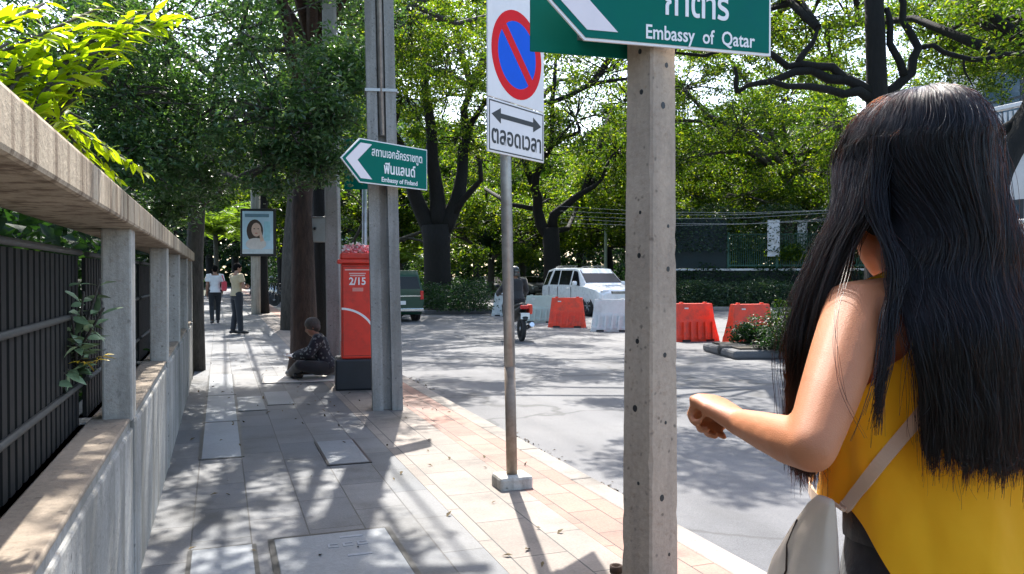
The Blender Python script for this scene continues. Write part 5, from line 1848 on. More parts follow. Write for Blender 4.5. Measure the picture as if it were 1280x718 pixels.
def hand(mb, wr, d, n, thumb_side, curl, k=1.0, spread=.06, thumb_curl=.12):
    """palm, four unequal bent fingers and a thumb; d along the hand, n out of the palm"""
    d, n, s = basis(Vector(d), Vector(n))
    s = s * thumb_side                                  # towards the thumb
    rings = []
    for t, w_, th in ((-.012, .024, .019), (.015, .030, .017), (.045, .038, .015), (.078, .040, .0135), (.088, .036, .011)):
        c = wr + d * t * k
        rings.append([c + s * math.cos(2 * PI * i / 14) * w_ * k + n * math.sin(2 * PI * i / 14) * th * k for i in range(14)])
    mb.loft(rings)
    for i, (off, ln, r) in enumerate(((.029, .071, .0082), (.010, .079, .0086), (-.010, .073, .0082), (-.028, .057, .0073))):
        c0 = curl[i] if hasattr(curl, '__len__') else curl
        p = wr + (d * (.080 - abs(off - .005) * .25) + s * off) * k
        dd = (d + s * off * spread * 20).normalized()
        pts = [p - dd * .015 * k, p]
        for seg, q in ((.46, 1.0), (.30, 1.1), (.24, .7)):
            dd = (dd * math.cos(c0 * q) + n * math.sin(c0 * q)).normalized()
            nn = n - dd * n.dot(dd)
            p = p + dd * ln * seg * k
            pts.append(p)
            n_ = nn
        # bending goes on in the plane of d and n
        pts2 = [pts[0], pts[1]]
        ang_ = 0
        q0 = pts[1]
        base = (d + s * off * spread * 20).normalized()
        for seg, q in ((.46, 1.0), (.30, 1.1), (.24, .7)):
            ang_ += c0 * q
            q0 = q0 + (base * math.cos(ang_) + n * math.sin(ang_)) * ln * seg * k
            pts2.append(q0)
        mb.tube(pts2, [r * 1.05 * k, r * 1.1 * k, r * k, r * .93 * k, r * .75 * k], 8, round_cap=True)
    p0 = wr + (d * .018 + s * .022 + n * .004) * k
    t1 = (d * .88 + s * .36 + n * .32).normalized()
    t2 = (d * .9 + s * (.5 - thumb_curl) + n * (.25 + thumb_curl)).normalized()
    p1 = p0 + t1 * .036 * k
    p2 = p1 + t2 * .032 * k
    mb.tube([p0, p1, p2, p2 + (t2 + n * thumb_curl * .6 - s * thumb_curl * .5).normalized() * .024 * k], [.0135 * k, .0115 * k, .0098 * k, .0082 * k], 8, round_cap=True)


def V(*a):
    return Vector(a)


STAND = dict(pelvis=V(0, 0, .93), neck=V(0, .0, 1.44), head=V(0, .03, 1.585), shL=V(-.185, 0, 1.40), shR=V(.185, 0, 1.40), elL=V(-.215, -.03, 1.11), elR=V(.215, -.03, 1.11),
             wrL=V(-.215, .05, .86), wrR=V(.215, .05, .86), hpL=V(-.09, 0, .92), hpR=V(.09, 0, .92), knL=V(-.095, .02, .50), knR=V(.095, .02, .50), anL=V(-.095, -.02, .09), anR=V(.095, -.02, .09),
             ftL=V(-.11, .15, .035), ftR=V(.11, .15, .035), handL=V(0, .12, -1), handR=V(0, .12, -1), palmL=V(1, 0, 0), palmR=V(-1, 0, 0), look=V(0, 1, 0))


def torso_rings(J, g=0.0, w=1.0, t0=0.0, t1=1.0):
    p, nk = J['pelvis'], J['neck']
    up = (nk - p)
    L = up.length
    up = up.normalized()
    hx = (J['hpR'] - J['hpL']).normalized()
    sx = (J['shR'] - J['shL']).normalized()
    out = []
    for t, a, b, yo in ((-.20, .06, .06, 0), (-.16, .125, .085, -.005), (-.02, .168, .115, -.012), (.12, .158, .108, -.005), (.34, .128, .092, .004), (.55, .138, .102, .006), (.74, .155, .108, .004), (.86, .158, .092, -.004), (.94, .115, .07, -.006), (1.0, .062, .055, -.003), (1.06, .054, .054, 0)):
        if t < t0 or t > t1:
            continue
        x = hx.lerp(sx, min(1, max(0, t))).normalized()
        y = up.cross(x).normalized()
        c = p + up * L * t + y * yo
        out.append([c + x * math.cos(2 * PI * i / 20) * (a * w + g) + y * math.sin(2 * PI * i / 20) * (b * w + g) for i in range(20)])
    return out


def head_forms(mb, J, k=1.0):
    c = J['head']
    f = J['look'].normalized()
    x = f.cross(V(0, 0, 1)).normalized()
    z = x.cross(f).normalized()
    Rm = Matrix((x, f, z)).transposed()
    def at(a, b, cc):
        return c + (x * a + f * b + z * cc) * k
    mb.ball(at(0, -.012, .022), .074 * k, .094 * k, .094 * k, M=Rm)
    mb.ball(at(0, .022, -.042), .058 * k, .066 * k, .078 * k, M=Rm)
    mb.ball(at(0, .060, -.092), .026 * k, .024 * k, .020 * k, M=Rm)
    mb.tube([at(0, .078, .015), at(0, .098, -.018), at(0, .092, -.032)], [.009 * k, .013 * k, .014 * k], 8, round_cap=True)
    for s in (-1, 1):
        mb.ball(at(s * .071, -.008, -.008), .010 * k, .019 * k, .029 * k, M=Rm)
        mb.ball(at(s * .034, .062, -.025), .024 * k, .020 * k, .024 * k, M=Rm)
        mb.ball(at(s * .032, .072, .028), .026 * k, .014 * k, .010 * k, M=Rm)
    mb.tube([at(-.020, .078, -.058), at(0, .086, -.056), at(.020, .078, -.058)], [.005 * k, .008 * k, .005 * k], 8, round_cap=True)
    mb.tube([at(-.018, .077, -.068), at(0, .084, -.068), at(.018, .077, -.068)], [.005 * k, .008 * k, .005 * k], 8, round_cap=True)
    mb.tube([J['neck'] - (c - J['neck']) * .35, c + V(0, -.01, -.05) * k], [.060 * k, .052 * k], 14)
    return at, Rm


def body_mesh(J, voxel, mat, w=1.0, hands=True, curl=.35, arms=1.0, curlL=None, fore=1.0, hk=.97):
    mb = MB()
    mb.loft(torso_rings(J, 0, w))
    at, Rm = head_forms(mb, J)
    for sd, s in (('L', -1), ('R', 1)):
        sh, el, wr = J['sh' + sd], J['el' + sd], J['wr' + sd]
        inn = J['neck'].lerp(sh, .55) - V(0, 0, .02)
        mb.tube([inn, sh, sh.lerp(el, .3), sh.lerp(el, .7), el], [.055 * arms, .054 * arms, .047 * arms, .041 * arms, .038 * arms * fore], 12, round_cap=True)
        mb.tube([el, el.lerp(wr, .25), el.lerp(wr, .6), wr], [.037 * arms * fore, .039 * arms * fore, .033 * arms * fore, .025 * arms * fore], 12, round_cap=True)
        hd = J['hand' + sd]
        pn_ = J['palm' + sd]
        d_, n_, s_ = basis(Vector(hd), Vector(pn_))
        want = J.get('thumb' + sd, V(0, 1, 0))
        ts = 1 if s_.dot(want) > 0 else -1
        hand(mb, wr, hd, pn_, ts, curlL if (sd == 'L' and curlL is not None) else curl, hk)
        hp, kn, an, ft = J['hp' + sd], J['kn' + sd], J['an' + sd], J['ft' + sd]
        mb.tube([hp + V(0, 0, .03), hp.lerp(kn, .25), hp.lerp(kn, .65), kn], [.09, .086, .066, .054], 14, round_cap=True)
        sh_d = (an - kn).normalized()
        bk_ = sh_d.cross(V(1, 0, 0)).normalized() * .012
        mb.tube([kn, kn.lerp(an, .3) + bk_, kn.lerp(an, .65), an], [.052, .056, .042, .036], 12, round_cap=True)
        fd = (ft - an)
        fd.z = 0 if abs(fd.z) < .12 else fd.z
        mb.tube([an + V(0, 0, -.02) - fd.normalized() * .03, an.lerp(ft, .5) + V(0, 0, -.01), ft], [.036, .036, .026], 10, round_cap=True)
    return fuse(mb, voxel, mat, 'body', 4), at


def trousers_mesh(J, g, voxel, mat, w=1.0, to=1.0, top=.22):
    mb = MB()
    mb.loft(torso_rings(J, g, w, -.3, top))
    for sd in 'LR':
        hp, kn, an = J['hp' + sd], J['kn' + sd], J['an' + sd]
        mb.tube([hp + V(0, 0, .03), hp.lerp(kn, .25), hp.lerp(kn, .65), kn], [.092 + g, .088 + g, .072 + g, .060 + g], 14, round_cap=True)
        mb.tube([kn, kn.lerp(an, .3), kn.lerp(an, .65 * to), kn.lerp(an, to * .98)], [.060 + g, .062 + g, .054 + g, .050 + g], 12)
    return fuse(mb, voxel, mat, 'trousers', 2)


def shirt_mesh(J, g, voxel, mat, w=1.0, sleeve=.5, t0=-.05, long_=False):
    mb = MB()
    mb.loft(torso_rings(J, g, w, t0, .97))
    for sd in 'LR':
        sh, el, wr = J['sh' + sd], J['el' + sd], J['wr' + sd]
        inn = J['neck'].lerp(sh, .55) - V(0, 0, .02)
        if long_:
            mb.tube([inn, sh, sh.lerp(el, .5), el], [.06 + g, .062 + g, .054 + g, .048 + g], 12, round_cap=True)
            mb.tube([el, el.lerp(wr, .5), el.lerp(wr, .96)], [.048 + g, .044 + g, .036 + g], 12, round_cap=True)
        else:
            mb.tube([inn, sh, sh.lerp(el, sleeve * .6), sh.lerp(el, sleeve)], [.06 + g, .062 + g, .060 + g, .058 + g], 12)
    return fuse(mb, voxel, mat, 'shirt', 2)


def shoes(J, t, mat):
    for sd in 'LR':
        an, ft = J['an' + sd], J['ft' + sd]
        fd = (ft - an)
        if abs(fd.z) < .12:
            fd.z = 0
        fd = fd.normalized()
        mb = MB()
        mb.tube([an - fd * .05 + V(0, 0, -.035), an + V(0, 0, -.02), an.lerp(ft, .55) + V(0, 0, -.01), ft + V(0, 0, .004)], [.042, .047, .043, .034], 12, round_cap=True)
        obj('shoe', fuse(mb, .008, mat, 'shoe', 2), t)


def short_hair(at, t, mat, cap=False):
    mb = MB()
    c = at(0, -.018, .034)
    mb.ball(c, .082, .100, .094)
    mb.ball(at(0, -.05, -.01), .074, .062, .07)
    obj('hair', fuse(mb, .007, mat, 'hair', 2), t)


def pose(**kw):
    J = {k: v.copy() for k, v in STAND.items()}
    J.update(kw)
    return J


# --- two pedestrians
p1 = G(269, 405)
J = pose(anL=V(-.09, -.16, .10), ftL=V(-.11, .0, .04), knL=V(-.095, .05, .50), anR=V(.085, .12, .09), ftR=V(.10, .29, .035), knR=V(.09, .14, .50), elR=V(.23, .0, 1.12), wrR=V(.22, .16, .95), wrL=V(-.22, .02, .86))
t = thing('person', 'person in a white shirt and dark trousers walking away with a red bag', 'person', (p1.x, p1.y, 0), R(4))
bm_, at = body_mesh(J, .008, M_['skin_dark'])
obj('body', bm_, t)
obj('shirt', shirt_mesh(J, .012, .010, M_['cl_white'], sleeve=.6), t)
obj('trousers', trousers_mesh(J, .008, .010, M_['cl_dark'], top=.06), t)
shoes(J, t, M_['black'])
short_hair(at, t, M_['hair_base'])
tb = thing('shoulder_bag', 'red bag carried at the right side of the person in white', 'bag', (p1.x + .25, p1.y - .02, 1.12), R(4))
mb = MB()
mb.box(-.07, .07, -.14, .14, -.17, .12, b=.04)
mb.build('pouch', M_['cl_pink'], tb)
MB().tube([(0, -.11, .1), (-.06, -.06, .30), (-.06, .06, .30), (0, .11, .1)], .012, 6).build('strap', M_['cl_pink'], tb)

p2 = G(296, 418)
J = pose(elL=V(-.23, .06, 1.12), wrL=V(-.10, .24, 1.13), elR=V(.23, .06, 1.12), wrR=V(.10, .24, 1.10), handL=V(.8, .5, .2), palmL=V(0, -.6, 1), handR=V(-.8, .5, .2), palmR=V(0, -.6, 1), anR=V(.10, .05, .09), ftR=V(.13, .21, .035), anL=V(-.10, -.05, .09), look=V(.15, 1, -.25))
t = thing('person', 'person in a khaki shirt and dark trousers standing on the pavement', 'person', (p2.x, p2.y, 0), R(-62))
bm_, at = body_mesh(J, .008, M_['skin_dark'])
obj('body', bm_, t)
obj('shirt', shirt_mesh(J, .014, .010, M_['cl_khaki'], sleeve=.55, t0=-.1), t)
obj('trousers', trousers_mesh(J, .014, .010, M_['cl_dark'], top=.03), t)
shoes(J, t, M_['black'])
short_hair(at, t, M_['hair_base'])

# --- the rider
J = pose(pelvis=V(0, -.22, .92), neck=V(0, -.06, 1.42), head=V(0, .0, 1.57), shL=V(-.18, -.08, 1.37), shR=V(.18, -.08, 1.37), elL=V(-.30, .10, 1.16), elR=V(.30, .10, 1.16), wrL=V(-.33, .32, 1.06), wrR=V(.33, .32, 1.06),
         hpL=V(-.10, -.22, .90), hpR=V(.10, -.22, .90), knL=V(-.20, .20, .78), knR=V(.20, .20, .78), anL=V(-.18, .10, .36), anR=V(.18, .10, .36), ftL=V(-.18, .26, .32), ftR=V(.18, .26, .32),
         handL=V(.15, 1, -.1), handR=V(-.15, 1, -.1), palmL=V(0, 0, -1), palmR=V(0, 0, -1), thumbL=V(1, 0, 0), thumbR=V(-1, 0, 0))
t = thing('person', 'helmeted rider in a dark jacket seen from behind on the motorcycle', 'person', (pr.x, pr.y + .6, RZ), R(-6))
bm_, at = body_mesh(J, .008, M_['skin_dark'], curl=.75)
obj('body', bm_, t)
obj('jacket', shirt_mesh(J, .022, .010, M_['cl_jacket'], long_=True, t0=-.12), t)
obj('trousers', trousers_mesh(J, .008, .010, M_['cl_dark'], top=.05), t)
shoes(J, t, M_['black'])
mb = MB()
mb.ball(at(0, -.01, .015), .118, .135, .13)
mb.loft([[at(0, .0, -.0) + V(.121 * math.cos(2 * PI * k / 20), .138 * math.sin(2 * PI * k / 20), z) for k in range(20)] for z in (-.095, -.03)])
obj('helmet', fuse(mb, .009, plain('dark helmet', (.03, .03, .032), .25, var=.1, coat=.5), 'helmet', 2), t)

# --- person sitting on the ground beside the reddish trunk, facing left
p3 = P(408, 440, 10.9)
J = pose(pelvis=V(0, -.02, .13), neck=V(0, .13, .56), head=V(0, .19, .69), shL=V(-.17, .10, .53), shR=V(.17, .10, .53), elL=V(-.23, .22, .34), elR=V(.23, .22, .34), wrL=V(-.10, .40, .30), wrR=V(.10, .40, .30),
         hpL=V(-.10, .02, .12), hpR=V(.10, .02, .12), knL=V(-.27, .34, .20), knR=V(.27, .34, .20), anL=V(.02, .46, .07), anR=V(-.04, .36, .07), ftL=V(.14, .52, .05), ftR=V(-.16, .40, .05),
         handL=V(.4, .9, -.2), handR=V(-.4, .9, -.2), palmL=V(0, 0, 1), palmR=V(0, 0, 1), look=V(0, 1, -.45))
t = thing('person', 'person in dark patterned clothes sitting on the ground by the reddish trunk', 'person', (p3.x, p3.y, .02), R(82))
bm_, at = body_mesh(J, .008, M_['skin_dark'], curl=.5)
obj('body', bm_, t)
obj('shirt', shirt_mesh(J, .022, .010, M_['cl_spot'], long_=True, t0=-.15), t)
obj('trousers', trousers_mesh(J, .012, .010, M_['cl_dark'], top=.05), t)
shoes(J, t, M_['black'])
mb = MB()
mb.ball(at(0, -.02, .03), .092, .108, .098)
mb.ball(at(0, -.05, -.03), .08, .06, .07)
obj('hair', fuse(mb, .008, plain('grey brown hair', (.06, .05, .042), .7, var=.3, scale=40), 'hair', 2), t)
tm = thing('ground_mat', 'pale flattened cardboard mat under the sitting person', 'mat', (p3.x - .28, p3.y - .0, .004), R(-6))
MB().box(-.55, .42, -.34, .30, 0, .012, b=.004).build('sheet', plain('pale cardboard', (.45, .42, .38), .8, var=.15), tm)
tw = thing('paper', 'crumpled white paper lying in front of the sitting person', 'paper', (p3.x - .42, p3.y - .02, .33), R(10))
mb = MB()
rn = random.Random(9)
gv = [[V(-.14 + .28 * i / 6, -.06 + .12 * j / 4, rn.uniform(-.02, .03)) for j in range(5)] for i in range(7)]
mb.loft(gv, closed=False, cap=False)
po = mb.build('sheet', M_['sign_white'], tw)
m = po.modifiers.new('thick', 'SOLIDIFY')
m.thickness = .003

def resample(pts, n):
    # smooth curve through the points
    out = []
    m = len(pts) - 1
    for i in range(n):
        t = i / (n - 1) * m
        k = min(int(t), m - 1)
        f = t - k
        p0, p1, p2, p3 = pts[max(k - 1, 0)], pts[k], pts[k + 1], pts[min(k + 2, m)]
        out.append(.5 * ((2 * p1) + (p2 - p0) * f + (2 * p0 - 5 * p1 + 4 * p2 - p3) * f * f + (3 * p1 - p0 - 3 * p2 + p3) * f ** 3))
    return out



# --- the woman in the foreground
WL = V(.835, .755, 0)
WR = R(-8)
W = thing('person', 'woman with long black hair in a yellow sleeveless top raising her left hand', 'person', WL, WR)
Wi = (Matrix.Translation(WL) @ Matrix.Rotation(WR, 4, 'Z')).inverted()
def wl_(u, v, D):
    return Wi @ P(u, v, D)
elb = wl_(1014, 560, .82)
wri = wl_(924, 528, .99)
kn_ = wl_(886, 502, 1.055)
J = pose(pelvis=V(0, 0, .92), neck=V(0, .0, 1.405), head=V(-.01, .035, 1.505), shL=wl_(1070, 392, .945), shR=V(.150, -.005, 1.345), elL=elb, wrL=wri, elR=V(.20, -.03, 1.08), wrR=V(.19, .07, .86),
         hpL=V(-.085, 0, .90), hpR=V(.085, 0, .90), knL=V(-.085, .08, .49), knR=V(.085, -.02, .49), anL=V(-.08, .12, .09), anR=V(.08, -.16, .10), ftL=V(-.09, .28, .035), ftR=V(.09, .0, .035),
         handL=(kn_ - wri), palmL=V(-.15, -.35, -1), thumbL=V(1, .4, .5), look=V(.30, 1, -.05))
bm_, at = body_mesh(J, .0045, M_['skin'], w=.80, arms=.765, curlL=[1.12, 1.2, 1.28, 1.32], fore=.90, hk=.86)
obj('body', bm_, W)
for s in (-1, 1):
    mb = MB()
    mb.ball(at(s * .032, .0765, .008), .011, .010, .009)
    mb.build('eye', M_['plastic_white'], W)

# yellow top: back hem low and round, cut high at the sides
def top_ring(z):
    pts = [(1.405, .062, .045, -.012), (1.39, .10, .060, -.012), (1.36, .128, .076, -.010), (1.30, .134, .090, -.004), (1.24, .133, .097, .0), (1.15, .136, .100, .0), (1.08, .145, .108, -.004), (1.0, .157, .120, -.010), (.90, .168, .130, -.014)]
    for a, b in zip(pts, pts[1:]):
        if b[0] <= z <= a[0]:
            k = (a[0] - z) / (a[0] - b[0])
            return [a[i] + (b[i] - a[i]) * k for i in range(1, 4)]
    return pts[-1][1:]
NA, NZ = 96, 60
mb = MB()
rows = []
for j in range(NZ + 1):
    row = []
    for i in range(NA):
        th = 2 * PI * i / NA                         # 0 right, 90 front, 180 left, 270 back
        back = max(0, -math.sin(th))
        side_ = abs(math.cos(th))
        hem = 1.115 if math.sin(th) > 0 else 1.128 - .215 * (back ** 2.6)
        z = 1.405 + (hem - 1.405) * (j / NZ)
        a, b, yo = top_ring(z)
        fl = max(0, (1.22 - z)) / .3
        fold = 1 + .07 * noise.noise(V(th * 1.6 * (1 if th < PI else 1), z * 7 + th * 2.2, 3.3)) + .03 * noise.noise(V(math.cos(th) * 5 + z * 6, math.sin(th) * 5, z * 16)) + fl * (.035 * math.sin(th * 7 + 1.2) + .022 * math.sin(th * 13 + z * 9)) + .012 * math.sin(th * 5 + z * 22)
        row.append(V(a * fold * math.cos(th), yo + b * fold * math.sin(th), z))
    rows.append(row)
for j in range(NZ):
    for i in range(NA):
        i2 = (i + 1) % NA
        q = [rows[j][i], rows[j][i2], rows[j + 1][i2], rows[j + 1][i]]
        c = sum(q, V(0, 0, 0)) / 4
        th = 2 * PI * (i + .5) / NA
        ax = abs(c.x)
        lim = .088 + max(0, 1.315 - c.z) * .9
        if c.z > 1.262 and ax > lim:
            continue                                  # armholes
        if ax < .058 and c.z > 1.372:
            continue                                  # neck
        mb.add(q, [(0, 1, 2, 3)], True)
me = mb.mesh('top', M_['yellow'])
bm = bmesh.new()
bm.from_mesh(me)
bmesh.ops.remove_doubles(bm, verts=bm.verts, dist=1e-5)
bmesh.ops.recalc_face_normals(bm, faces=bm.faces)
for _ in range(10):
    mv = {}
    for v in bm.verts:
        be = [e for e in v.link_edges if e.is_boundary]
        if len(be) == 2 and v.co.z > 1.2:
            mv[v] = (v.co * 2 + be[0].other_vert(v).co + be[1].other_vert(v).co) / 4
    for v, c in mv.items():
        v.co = c
for f in bm.faces:
    f.smooth = True
bm.to_mesh(me)
bm.free()
top = obj('sleeveless_top', me, W)
m = top.modifiers.new('sub', 'SUBSURF')
m.levels = m.render_levels = 1
m = top.modifiers.new('thick', 'SOLIDIFY')
m.thickness = .003
m.offset = 1

jm = trousers_mesh(J, .004, .006, M_['denim'], w=.80, top=.45)
jeans = obj('jeans', jm, W)
for s in (-1, 1):                                     # back pockets and waistband
    mb = MB()
    mb.prism([(s * .075 - .052, .955), (s * .075 + .052, .955), (s * .075 + .048, .85), (s * .075, .83), (s * .075 - .048, .85)], -.128, -.118)
    mb.build('pocket', M_['denim'], jeans)
mb = MB()
rg_ = torso_rings(J, .0095, .80, .3, .4)
c_r = torso_rings(J, .011, .80, -.3, .3)
mb.loft([[p + V(0, 0, -.01) for p in rg_[0]], [p + V(0, 0, .03) for p in rg_[0]]])
mb.build('waistband', M_['denim'], jeans)
shoes(J, W, M_['cl_white'])

# shoulder bag on the left hip, strap across the back
bt = thing('shoulder_bag', 'pale canvas shoulder bag on a tan strap at the left hip of the woman', 'bag', WL, WR)
b0 = wl_(1046, 622, .945)
mb = MB()
def bag_ring(k, wy, wx, dz, dy=0):
    return [V(b0.x - .015 + dz * 0 + math.copysign(abs(math.cos(2 * PI * i / 24)) ** .6, math.cos(2 * PI * i / 24)) * wx, b0.y + dy + math.copysign(abs(math.sin(2 * PI * i / 24)) ** .6, math.sin(2 * PI * i / 24)) * wy, b0.z - k) for i in range(24)]
prof_ = [(0, .014, .005, .0), (.012, .021, .010, .007), (.05, .036, .018, .024), (.10, .053, .024, .042), (.17, .070, .028, .060), (.22, .075, .027, .066), (.235, .06, .016, .066)]
rings = []
for j in range(40):
    q = .235 * j / 39
    for u_, v_ in zip(prof_, prof_[1:]):
        if u_[0] <= q <= v_[0] + 1e-9:
            f = (q - u_[0]) / (v_[0] - u_[0])
            k_, wy, wx, dy = [u_[i] + (v_[i] - u_[i]) * f for i in range(4)]
    ring = []
    for i in range(48):
        c_, s_ = math.cos(2 * PI * i / 48), math.sin(2 * PI * i / 48)
        p = V(b0.x - .015 + math.copysign(abs(c_) ** .65, c_) * wx, b0.y + dy + math.copysign(abs(s_) ** .8, s_) * wy, b0.z - k_)
        am_ = .16 * min(1, q / .04)
        nn_ = noise.noise(V(s_ * 2.2, q * 14 + c_, 7.7)) + .5 * noise.noise(V(s_ * 6 - q * 20, q * 30, 2.1))
        ring.append(p + V(c_ * wx, s_ * wy * .35, 0) * am_ * nn_)
    rings.append(ring)
mb.loft(rings)
bagm = mb.build('bag', M_['canvas'], bt)
mb = MB()
mb.tube([V(b0.x - .030, b0.y + .035, b0.z - .035), V(b0.x - .0345, b0.y + .05, b0.z - .07), V(b0.x - .0385, b0.y + .045, b0.z - .10), V(b0.x - .042, b0.y + .058, b0.z - .13), V(b0.x - .043, b0.y + .05, b0.z - .15)], .0012, 5)
mb.build('zip_cord', M_['bark_red'], bt)
from mathutils.bvhtree import BVHTree
tree_ = BVHTree.FromPolygons([v.co.copy() for v in me.vertices], [tuple(p.vertices) for p in me.polygons])
cam_l = Wi @ Vector((0, 0, CAM_Z))
def on_top(u, v, o=.006):
    d = (wl_(u, v, 1.0) - cam_l).normalized()
    hit, nrm, idx, dist = tree_.ray_cast(cam_l, d)
    if hit is None:
        return wl_(u, v, .95)
    return hit - d * o
path = [V(b0.x, b0.y + .0, b0.z - .01)] + [on_top(u, v) for u, v in ((1056, 634), (1070, 617), (1085, 598), (1100, 579), (1120, 555), (1142, 529), (1165, 500), (1190, 465), (1215, 430))]
path += [V(.075, -.075, 1.385), V(.088, -.03, 1.412), V(.088, .03, 1.405), V(.07, .09, 1.33), V(0, .118, 1.22), V(-.10, .108, 1.13), V(b0.x + .004, b0.y + .03, b0.z - .02)]
fine = resample(path, 90)
mb = MB()
L_, R_ = [], []
rings = []
for i, p in enumerate(fine):
    tdir = (fine[min(i + 1, len(fine) - 1)] - fine[max(i - 1, 0)]).normalized()
    out_ = V(p.x, p.y, 0)
    out_ = (out_ - tdir * out_.dot(tdir)).normalized()
    sd = tdir.cross(out_)
    rings.append([p + sd * .0075 + out_ * .0015, p + sd * .0075 - out_ * .0015, p - sd * .0075 - out_ * .0015, p - sd * .0075 + out_ * .0015])
mb.loft(rings, smooth=False)
mb.build('strap', M_['strap'], bt)

# hair: a dark under layer and many single strands
HC = J['head'] + V(0, -.012, .02)
LK = wl_(1012, 440, .99)
def hair_path(phi, lay, rn_, kind):
    """phi 0 = back of the head, positive towards her left"""
    ca, sa = math.cos(phi), math.sin(phi)
    a, b, c = .083 * lay, .106 * lay, .107 * lay
    pts = []
    part = V(.004 - .016 * sa, -.02 + .03 * -ca, 0)
    for e in (84, 68, 50, 30, 10):
        e = R(e)
        pts.append(HC + V(-sa * a * math.cos(e) - .006, -ca * b * math.cos(e), c * math.sin(e)) + part * math.sin(e) * .6)
    if kind == 'back':
        s = max(-1, min(1, phi / R(112)))
        j = rn_.gauss(0, 1)
        for z, wd, dp, yy in ((1.45, .090, .094, .0), (1.395, .098, .086, -.014), (1.34, .104, .060, -.066), (1.28, .098, .050, -.080), (1.20, .094, .046, -.084), (1.10, .090, .044, -.080)):
            xx = -s * wd * (.55 + .45 * lay) - .020 * min(1, max(0, (1.5 - z) / .14))
            y = yy - dp * math.sqrt(max(.02, 1 - s * s * .92)) * (.6 + .4 * lay)
            pts.append(V(xx, y, z))
        end = 1.212 + abs(s) * .012 + rn_.gauss(0, .022)
    else:
        sg = 1 if kind == 'left' else -1
        q, q2 = rn_.gauss(0, 1), rn_.gauss(0, 1)
        cx, cy = (LK.x, LK.y) if sg > 0 else (.14, .06)
        for z, k in ((1.48, .25), (1.43, .55), (1.37, .85), (1.31, 1), (1.25, 1.04), (1.18, 1.08), (1.12, 1.08)):
            sx_, sy_ = -sg * abs(sa) * .106, -ca * .10
            wd = .013 - .003 * (k > 1)
            pts.append(V(sx_ + (cx + q * wd - sx_) * k, sy_ + (cy + q2 * wd * 1.3 - sy_) * k, z))
        end = 1.19 + rn_.gauss(0, .022)
    return pts, end


NS, NP, NG = 36000, 26, 520
rn = random.Random(77)


def cut_at(pts, end):
    cut = []
    for p in pts:
        if p.z < end and cut:
            a_ = cut[-1]
            cut.append(a_.lerp(p, (a_.z - end) / max(1e-5, a_.z - p.z)))
            break
        cut.append(p)
    return cut


def kind_of(phi):
    if abs(phi) < R(98):
        return 'left' if phi > R(64) and rn.random() < .4 else 'back'
    return 'left' if phi > 0 else 'right'


guides = []
for g in range(NG):                                   # locks that the strands gather into
    phi = rn.uniform(-PI, PI)
    kd = kind_of(phi)
    lay = 1 - .07 * rn.random() ** 1.4
    pts, end = hair_path(phi, lay, rn, kd)
    pp = resample(cut_at(pts, end + rn.gauss(0, .012)), NP)
    q = rn.uniform(0, 100)
    amp = .006 if kd == 'back' else .011
    for k in range(NP):
        t_ = k / (NP - 1)
        nv = noise.noise_vector(V(q, t_ * 1.8, q * .37)) + .22 * noise.noise_vector(V(q * 1.7, t_ * (5 if kd == 'back' else 9), 5))
        pp[k] = pp[k] + V(nv.x, nv.y * .6, nv.z * .2) * amp * t_ ** 1.2
    guides.append((phi, lay, kd, pp))
order = {'back': [g for g in guides if g[2] == 'back'], 'left': [g for g in guides if g[2] == 'left'], 'right': [g for g in guides if g[2] == 'right']}
allp = np.empty((NS, NP, 3), dtype=np.float32)
for i in range(NS):
    g = rn.choice(guides)
    phi = g[0] + rn.gauss(0, R(5))
    lay = max(.925, min(1.0, g[1] + rn.gauss(0, .025)))
    pts, end = hair_path(phi, lay, rn, g[2])
    pp = resample(cut_at(pts, end), NP)
    fly = rn.random() < .06
    cl = rn.uniform(.1, .8)
    q = rn.uniform(0, 1000)
    am = (.018 if fly else .0014) * rn.uniform(.5, 1.5)
    for k in range(NP):
        t_ = k / (NP - 1)
        f = cl * min(1, t_ * 1.5) ** 1.1 * (.25 if fly else 1)
        p = pp[k].lerp(g[3][k], f)
        nv = noise.noise_vector(V(q, t_ * (5 if fly else 9), .5))
        w_ = am * (.25 + t_)
        allp[i, k] = (p.x + nv.x * w_, p.y + nv.y * w_, p.z + nv.z * w_ * .5)
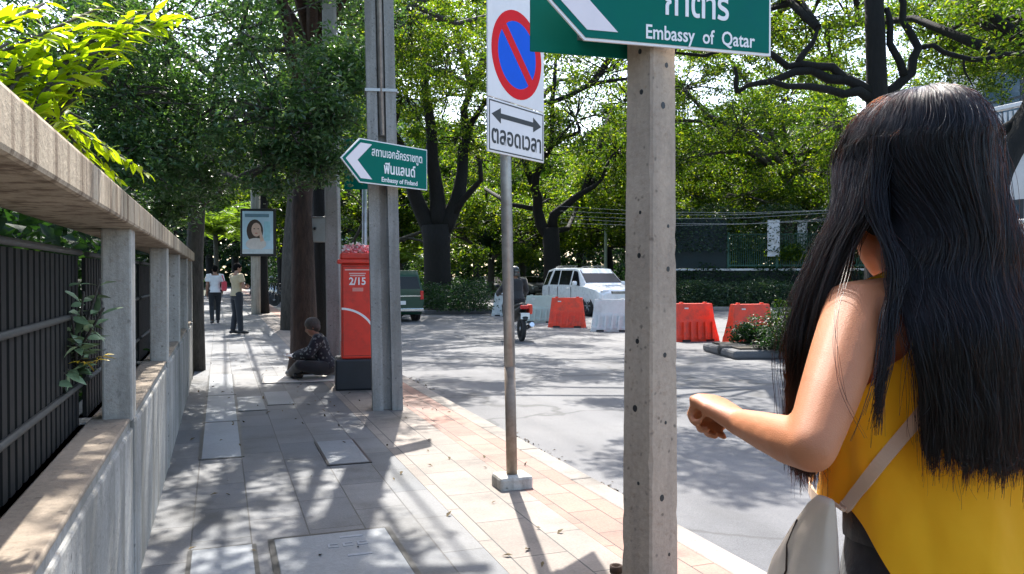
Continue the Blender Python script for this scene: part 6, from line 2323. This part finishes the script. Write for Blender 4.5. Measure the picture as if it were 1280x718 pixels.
# a few loose strands crossing the bare arm and the back of the top
loose = []
for (pu, qu, ru, su) in [((1062, 330, .93), (1046, 400, .86), (1050, 480, .82), (1084, 548, .84)), ((1058, 325, .94), (1045, 390, .86), (1046, 450, .82), (1066, 530, .84)), ((1120, 320, .93), (1100, 400, .88), (1095, 470, .86), (1092, 560, .86)),
                         ((1115, 325, .93), (1108, 400, .88), (1100, 450, .86), (1066, 545, .85)), ((1110, 320, .93), (1098, 410, .88), (1090, 480, .85), (1060, 552, .84)), ((1150, 330, .90), (1140, 400, .88), (1128, 460, .87), (1124, 520, .87)),
                         ((1124, 318, .93), (1106, 395, .88), (1101, 470, .86), (1098, 545, .86)), ((1118, 322, .93), (1104, 390, .88), (1096, 455, .86), (1082, 520, .85))]:
    for k in range(2):
        q = [wl_(*x) for x in (pu, qu, ru, su)]
        q = [HC + V(-.09, -.02, .03), HC + V(-.098, -.03, -.03)] + [x + V(rn.gauss(0, .0022), rn.gauss(0, .002), 0) for x in q]
        loose.append([tuple(x) for x in resample(q, NP)])
# a thicker lock falling behind the armhole
for k in range(240):
    q = [HC + V(-.086, -.05, .04), HC + V(-.10, -.06, -.04), wl_(1118, 330, .90), wl_(1112, 400, .885), wl_(1106, 450, .875), wl_(1096, rn.uniform(470, 545), .87)]
    q = [x + V(rn.gauss(0, .006 - .0007 * i), rn.gauss(0, .004), 0) for i, x in enumerate(q)]
    loose.append([tuple(x) for x in resample(q, NP)])
allp = np.concatenate([allp, np.array(loose, dtype=np.float32)])
NT = len(allp)
hc = bpy.data.hair_curves.new('hair')
hc.add_curves([NP] * NT)
hc.position_data.foreach_set('vector', allp.reshape(-1))
ra = hc.attributes.get('radius') or hc.attributes.new('radius', 'FLOAT', 'POINT')
tt = np.linspace(0, 1, NP)
rad = (np.tile(1 - .55 * tt ** 2, NT) * np.repeat(np.random.default_rng(4).uniform(.00020, .00042, NT), NP)).astype(np.float32)
ra.data.foreach_set('value', rad)
hc.materials.append(M_['hair'])
ho = obj('hair', hc, W)
mb = MB()
mb.ball(HC + V(-.003, -.001, .002), .0765, .0965, .0975, 24, 14)
r1 = []
for z, wd, y0, dp in ((1.50, .066, -.035, .04), (1.42, .076, -.045, .03), (1.34, .076, -.096, .012), (1.26, .072, -.102, .010), (1.21, .064, -.104, .008)):
    r1.append([V(-.02 * min(1, max(0, (1.5 - z) / .14)) + wd * math.cos(2 * PI * k / 24), y0 + dp * math.sin(2 * PI * k / 24), z) for k in range(24)])
mb.loft(r1)
mb.build('hair_underlayer', M_['hair_base'], W)
